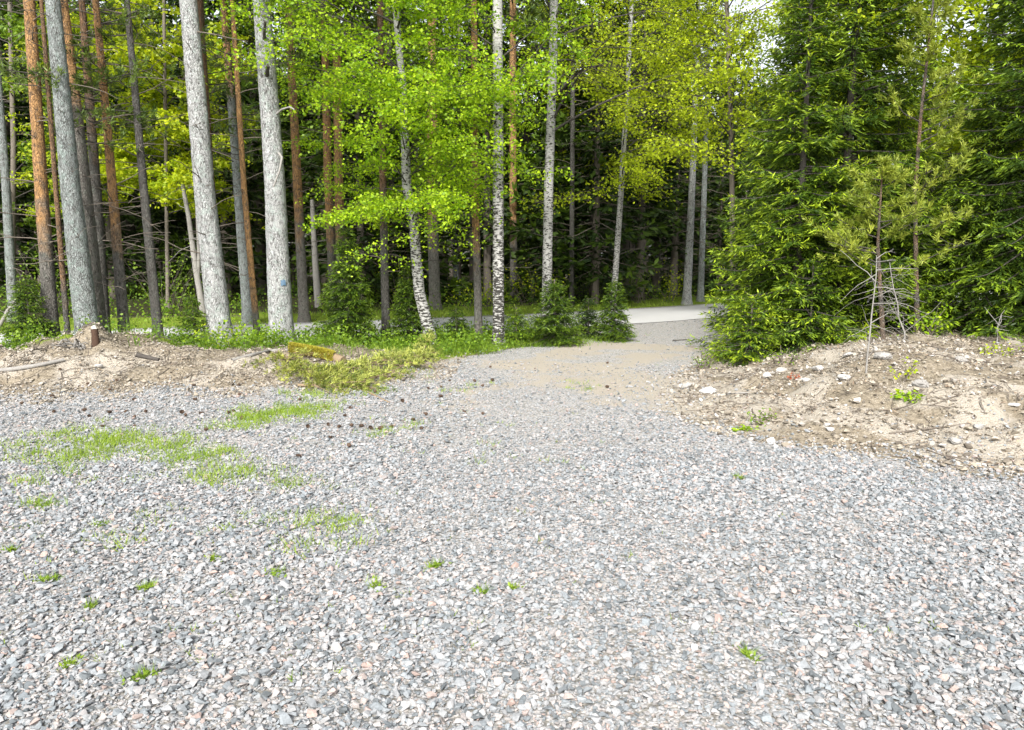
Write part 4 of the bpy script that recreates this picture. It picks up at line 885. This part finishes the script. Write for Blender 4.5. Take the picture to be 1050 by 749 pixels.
for k, a in enumerate(((726, 404, 22, 'white angular rock at the left tip of the right bank', .95), (905, 368, 20, 'grey lichened boulder right of the dead sapling foot', .55), (866, 390, 16, 'pale flat rock left of the dead sapling foot', .75),
    (838, 380, 15, 'light stone among the pale cluster on the right bank top', .8), (800, 382, 16, 'white speckled rock left of the red seedling', .85), (786, 388, 13, 'small white rock below the bank top near the drive', .9), (825, 392, 14, 'pale rock just right of the red seedling', .8),
    (848, 437, 9, 'upper of two small white stones at the foot of the right bank', .95), (851, 443, 12, 'lower of two small white stones at the foot of the right bank', .95), (944, 398, 20, 'flat grey brown rock under the yellow seedling', .4),
    (1002, 441, 14, 'pale stone half sunk in the sand at right', .55), (978, 457, 16, 'tan stone at the foot of the right sand slope', .55), (1040, 418, 12, 'small light stone high on the right sand slope', .75),
    (705, 398, 14, 'low sandy stone left of the white angular rock', .6), (100, 378, 11, 'lone pale stone on the earth heap below the stump', .85), (985, 372, 14, 'grey stone on the bank top near the right edge', .5), (870, 366, 14, 'light stone under the big dense spruce', .7), (770, 452, 9, 'small grey stone at the gravel edge of the right bank', .6), (1048, 484, 10, 'white stone at the right photo edge foot of the bank', .9))):
    rock(*a, 600 + k, (1, .75, .6) if k % 2 else (1, .8, .42))

def log(label, p_list, r, mat, name='fallen_log', cat='log', lift=.6, seed=0, tw=0, sides=10):
    g = np.random.RandomState(seed); W = np.array([ground(px, py) for px, py in p_list]); W[:, 2] += r * lift; loc = W[0].copy(); mb = MB()
    tube(mb, W - loc, np.linspace(r, r * .7, len(W)), sides, 0, 0, .05, g, .08)
    tag(mb.build(name, mat, loc=[float(c) for c in loc]), label, cat)
log('pale grey fallen log lying on the berm at the far left', [(-14, 384), (14, 381), (40, 377), (66, 372)], .032, M['dead'], seed=1)
log('thin pale log on the berm between the two tall pale pines', [(238, 372), (258, 366), (276, 362), (296, 361)], .03, M['dead'], seed=2)
log('short stick beside the white angular rock on the right bank', [(731, 405), (748, 406), (768, 404)], .014, M['dead'], 'stick', 'stick', .9, 3, sides=6)
log('long thin dark stick on the right sand slope', [(912, 447), (940, 443), (965, 440), (994, 436)], .009, M['twig'], 'stick', 'stick', .9, 4, sides=6)
log('curved pale stick lying in front of the cut pine branch', [(322, 412), (350, 411), (378, 412), (398, 412)], .012, M['dead'], 'stick', 'stick', .9, 5, sides=6)
log('short forked stick at the right end of the cut pine branch', [(378, 404), (388, 409), (399, 414)], .014, M['wood_old'], 'stick', 'stick', .9, 6, sides=6)
log('dark rotten branch on the slope of the earth heap', [(140, 366), (152, 369), (163, 372)], .035, M['limb'], 'rotten_branch', 'branch', .5, 7, sides=8)
log('short black twig on the gravel of the drive mouth', [(690, 350), (698, 349.5), (706, 349)], .012, M['limb'], 'stick', 'stick', .9, 8, sides=6)

# root clod on the heap
def clod():
    c = ground(80, 357); g = np.random.RandomState(9); root = thing('root_clod', 'grey clump of dead roots on the left shoulder of the earth heap', 'root clump', c); mb = MB()
    for k in range(46):
        a = g.uniform(0, 6.28); L = g.uniform(.08, .26); p = np.array([g.normal(0, .08), g.normal(0, .06), g.uniform(-.02, .07)])
        P = p + np.linspace(0, 1, 5)[:, None] * np.array([math.cos(a), math.sin(a), g.uniform(-.3, .5)]) * L + g.normal(0, .02, (5, 3)); tube(mb, P, np.linspace(.012, .004, 5), 5, 0)
    mb.build('roots', M['dead'], root)['kind'] = 'stuff'
clod()

# cut branch with fading yellow green needles, and a mossy log
def cut_branch(label, stem_px, seed, r, side_n, side_L, tuft, spread=1.0, lift=.10):
    g = np.random.RandomState(seed); W = np.array([ground(px, py) for px, py in stem_px]); W[:, 2] += np.linspace(.03, lift, len(W)); loc = W[0].copy(); root = thing('cut_branch', label, 'branch', loc); L = W - loc
    s = np.linspace(0, 1, len(L)); q = np.linspace(0, 1, 24); Q = np.stack([np.interp(q, s, L[:, i]) for i in range(3)], 1); mb = MB(); tube(mb, Q, np.linspace(r, r * .3, 24), 6, 0, 0, .05, g); lb = MB()
    T = unit(np.gradient(Q, axis=0))
    for k in range(side_n):
        i = g.randint(2, 24); az = math.atan2(T[i, 1], T[i, 0]) + g.choice([-1, 1]) * g.uniform(.3, 1.2); l = side_L * g.uniform(.4, 1.1) * (1.1 - .5 * i / 24)
        d = np.array([math.cos(az), math.sin(az), g.uniform(-.02, .35)]); P = Q[i] + np.linspace(0, 1, 6)[:, None] * d * l + np.array([0, 0, -1.]) * np.linspace(0, 1, 6)[:, None] ** 2 * l * .22
        wz = H(P[:, 0] + loc[0], P[:, 1] + loc[1]) - loc[2] + .02; P[:, 2] = np.maximum(P[:, 2], wz); tube(mb, P, np.linspace(r * .35, r * .12, 6), 4, 0, cap=False)
        for p in P[1:]:
            for _ in range(tuft):
                e = p + g.normal(0, .035 * spread, 3) * np.array([1, 1, .8]); n = 12; e[2] = max(e[2], H(np.array([e[0] + loc[0]]), np.array([e[1] + loc[1]]))[0] - loc[2] + .02)
                D = unit(g.normal(size=(n, 3)) * .7 + d + np.array([0, 0, .4])); cards(lb, np.repeat(e[None], n, 0), D, g.normal(size=(n, 3)), g.uniform(.05, .095, n), .010, np.clip(g.normal(.5, .33) + g.normal(0, .12, n), 0, 1))
    mb.build('stem', M['wood_old'], root); lb.build('needles', M['fade'], root)
cut_branch('felled pine branch with fading yellow green needles across the berm end', [(306, 398), (335, 400), (365, 398), (400, 388), (425, 375), (436, 362)], 701, .02, 100, .6, 1)
cut_branch('cut branch with yellow green needles leaning down the berm in front of the broad pine', [(285, 364), (294, 374), (310, 386), (335, 396)], 702, .018, 60, .55, 1)
cut_branch('cut pine branch lying in the middle of the heap behind the curved pale stick', [(318, 384), (340, 384), (365, 382), (395, 376), (418, 372)], 704, .016, 80, .55, 1)
cut_branch('upright yellow tipped sprig at the right end of the felled branch', [(432, 374), (436, 368), (440, 360)], 703, .01, 14, .22, 3, 1, .3)
def mossy_log():
    W = np.array([ground(px, py) for px, py in ((298, 362), (315, 364), (332, 368), (352, 374))]); W[:, 2] += .04; loc = W[0].copy(); root = thing('mossy_log', 'rotten brown log under orange yellow moss at the berm end', 'log', loc); g = np.random.RandomState(6)
    mb = MB(); tube(mb, W - loc, [.08, .085, .08, .06], 10, 0, 0, .06, g, .06); mb.build('log_wood', M['wood_old'], root)
    n = 6000; t = g.uniform(0, .85, n) * 3; i = np.minimum(t.astype(int), 2); c = (W[i] + (W[i + 1] - W[i]) * (t - i)[:, None]) - loc; a = g.uniform(-.3, 3.4, n); d = np.stack([np.zeros(n), np.cos(a), np.sin(a)], 1)
    mb = MB(); cards(mb, c + d * .08, d + g.normal(0, .5, (n, 3)), g.normal(size=(n, 3)), .035, .012, np.clip(g.normal(.5, .25, n), 0, 1)); mb.build('moss', M['moss'], root)
mossy_log()

# pine cones
def cone_mesh():
    mb = MB(); g = np.random.RandomState(3); mb2 = MB(); tube(mb2, [(-.02, 0, .012), (-.01, 0, .013), (0, 0, .014), (.012, 0, .013), (.022, 0, .012)], [.004, .012, .014, .011, .003], 8)
    for v, l, n in zip(mb2.v, mb2.l, mb2.n): pass
    k = 60; t = np.linspace(-1, 1, k); a = np.arange(k) * 2.4; r = .013 * np.sqrt(np.clip(1 - t ** 2 * .85, 0, 1)); P = np.stack([t * .021, np.cos(a) * r * .6, .014 + np.sin(a) * r * .6], 1)
    D = np.stack([np.full(k, .6), np.cos(a), np.sin(a)], 1); cards(mb2, P, D, np.stack([np.ones(k), np.zeros(k), np.zeros(k)], 1) * -1 + D * .2, .013, .011, .5, 0, .6)
    return mb2.build('pine_cone', plain_bark('cone_scales', (.045, .03, .022), (.15, .10, .07), 200))
cone = cone_mesh(); first = True; r5 = np.random.RandomState(21)
cpx = [(112, 425), (130, 424), (150, 424), (56, 424), (186, 425), (211, 443), (138, 430), (235, 425), (105, 439), (200, 412), (336, 437), (348, 440), (371, 439), (354, 428), (338, 451), (358, 460), (390, 442), (424, 432), (437, 427), (439, 400), (452, 398), (461, 392), (380, 441), (306, 470)]
while len(cpx) < 62:
    a = r5.uniform()
    if a < .5: cpx.append((r5.uniform(0, 300), r5.uniform(378, 440)))
    elif a < .85: cpx.append((r5.uniform(300, 520), r5.uniform(372, 450)))
    else: cpx.append((r5.uniform(440, 680), r5.uniform(345, 400)))
for px, py in cpx:
    c = ground(px, py); b = float(berm(np.array([c[0]]), np.array([c[1]]))[0])
    onb = b > .1; lab = 'dark pine cone lying on the earth of the left berm' if onb else ('dark pine cone on the drive gravel right of the grass patches' if px > 300 else 'dark pine cone on the gravel at the foot of the left berm')
    if first: o = cone; first = False
    else: o = cone.copy(); COL.objects.link(o)
    o.location = (float(c[0]), float(c[1]), float(c[2] + .008)); o.rotation_euler = (r5.normal(0, .2), r5.normal(0, .2), r5.uniform(0, 6.28)); s = r5.uniform(.75, 1.15); o.scale = (s, s, s)
    tag(o, lab, 'pine cone', 'cones on the left berm' if onb else ('cones on the drive' if px > 300 else 'cones at the berm foot'))

# ------------------------------------------------------------------ light
SUN_EL, SUN_AZ = rad(40), rad(190)          # azimuth clockwise from +Y: light comes from behind the camera, a little from the left
w = bpy.data.worlds.new("World"); S.world = w; w.use_nodes = True; nt = w.node_tree; bgd = nt.nodes['Background']
sky = nt.nodes.new('ShaderNodeTexSky'); sky.sky_type = 'NISHITA'; sky.sun_disc = False; sky.sun_elevation = SUN_EL; sky.sun_rotation = SUN_AZ; sky.air_density = 1.0; sky.dust_density = 3.0
hs = nt.nodes.new('ShaderNodeHueSaturation'); hs.inputs['Saturation'].default_value = .25; nt.links.new(sky.outputs[0], hs.inputs['Color']); nt.links.new(hs.outputs[0], bgd.inputs['Color']); bgd.inputs['Strength'].default_value = .11
sd_ = bpy.data.lights.new("sun", 'SUN'); so = bpy.data.objects.new("sun", sd_); COL.objects.link(so); sd_.energy = 2.2; sd_.angle = rad(10); sd_.color = (1, .96, .9)
d = Vector((math.sin(SUN_AZ) * math.cos(SUN_EL), math.cos(SUN_AZ) * math.cos(SUN_EL), math.sin(SUN_EL))); so.rotation_euler = d.to_track_quat('Z', 'Y').to_euler(); so.location = d * 50
S.view_settings.view_transform = 'Standard'; S.view_settings.look = 'None'; S.view_settings.exposure = 1.6; S.view_settings.gamma = 1
S.render.engine = 'CYCLES'; S.cycles.max_bounces = 6; S.cycles.diffuse_bounces = 3; S.cycles.transmission_bounces = 3; S.cycles.glossy_bounces = 2; S.cycles.use_denoising = True
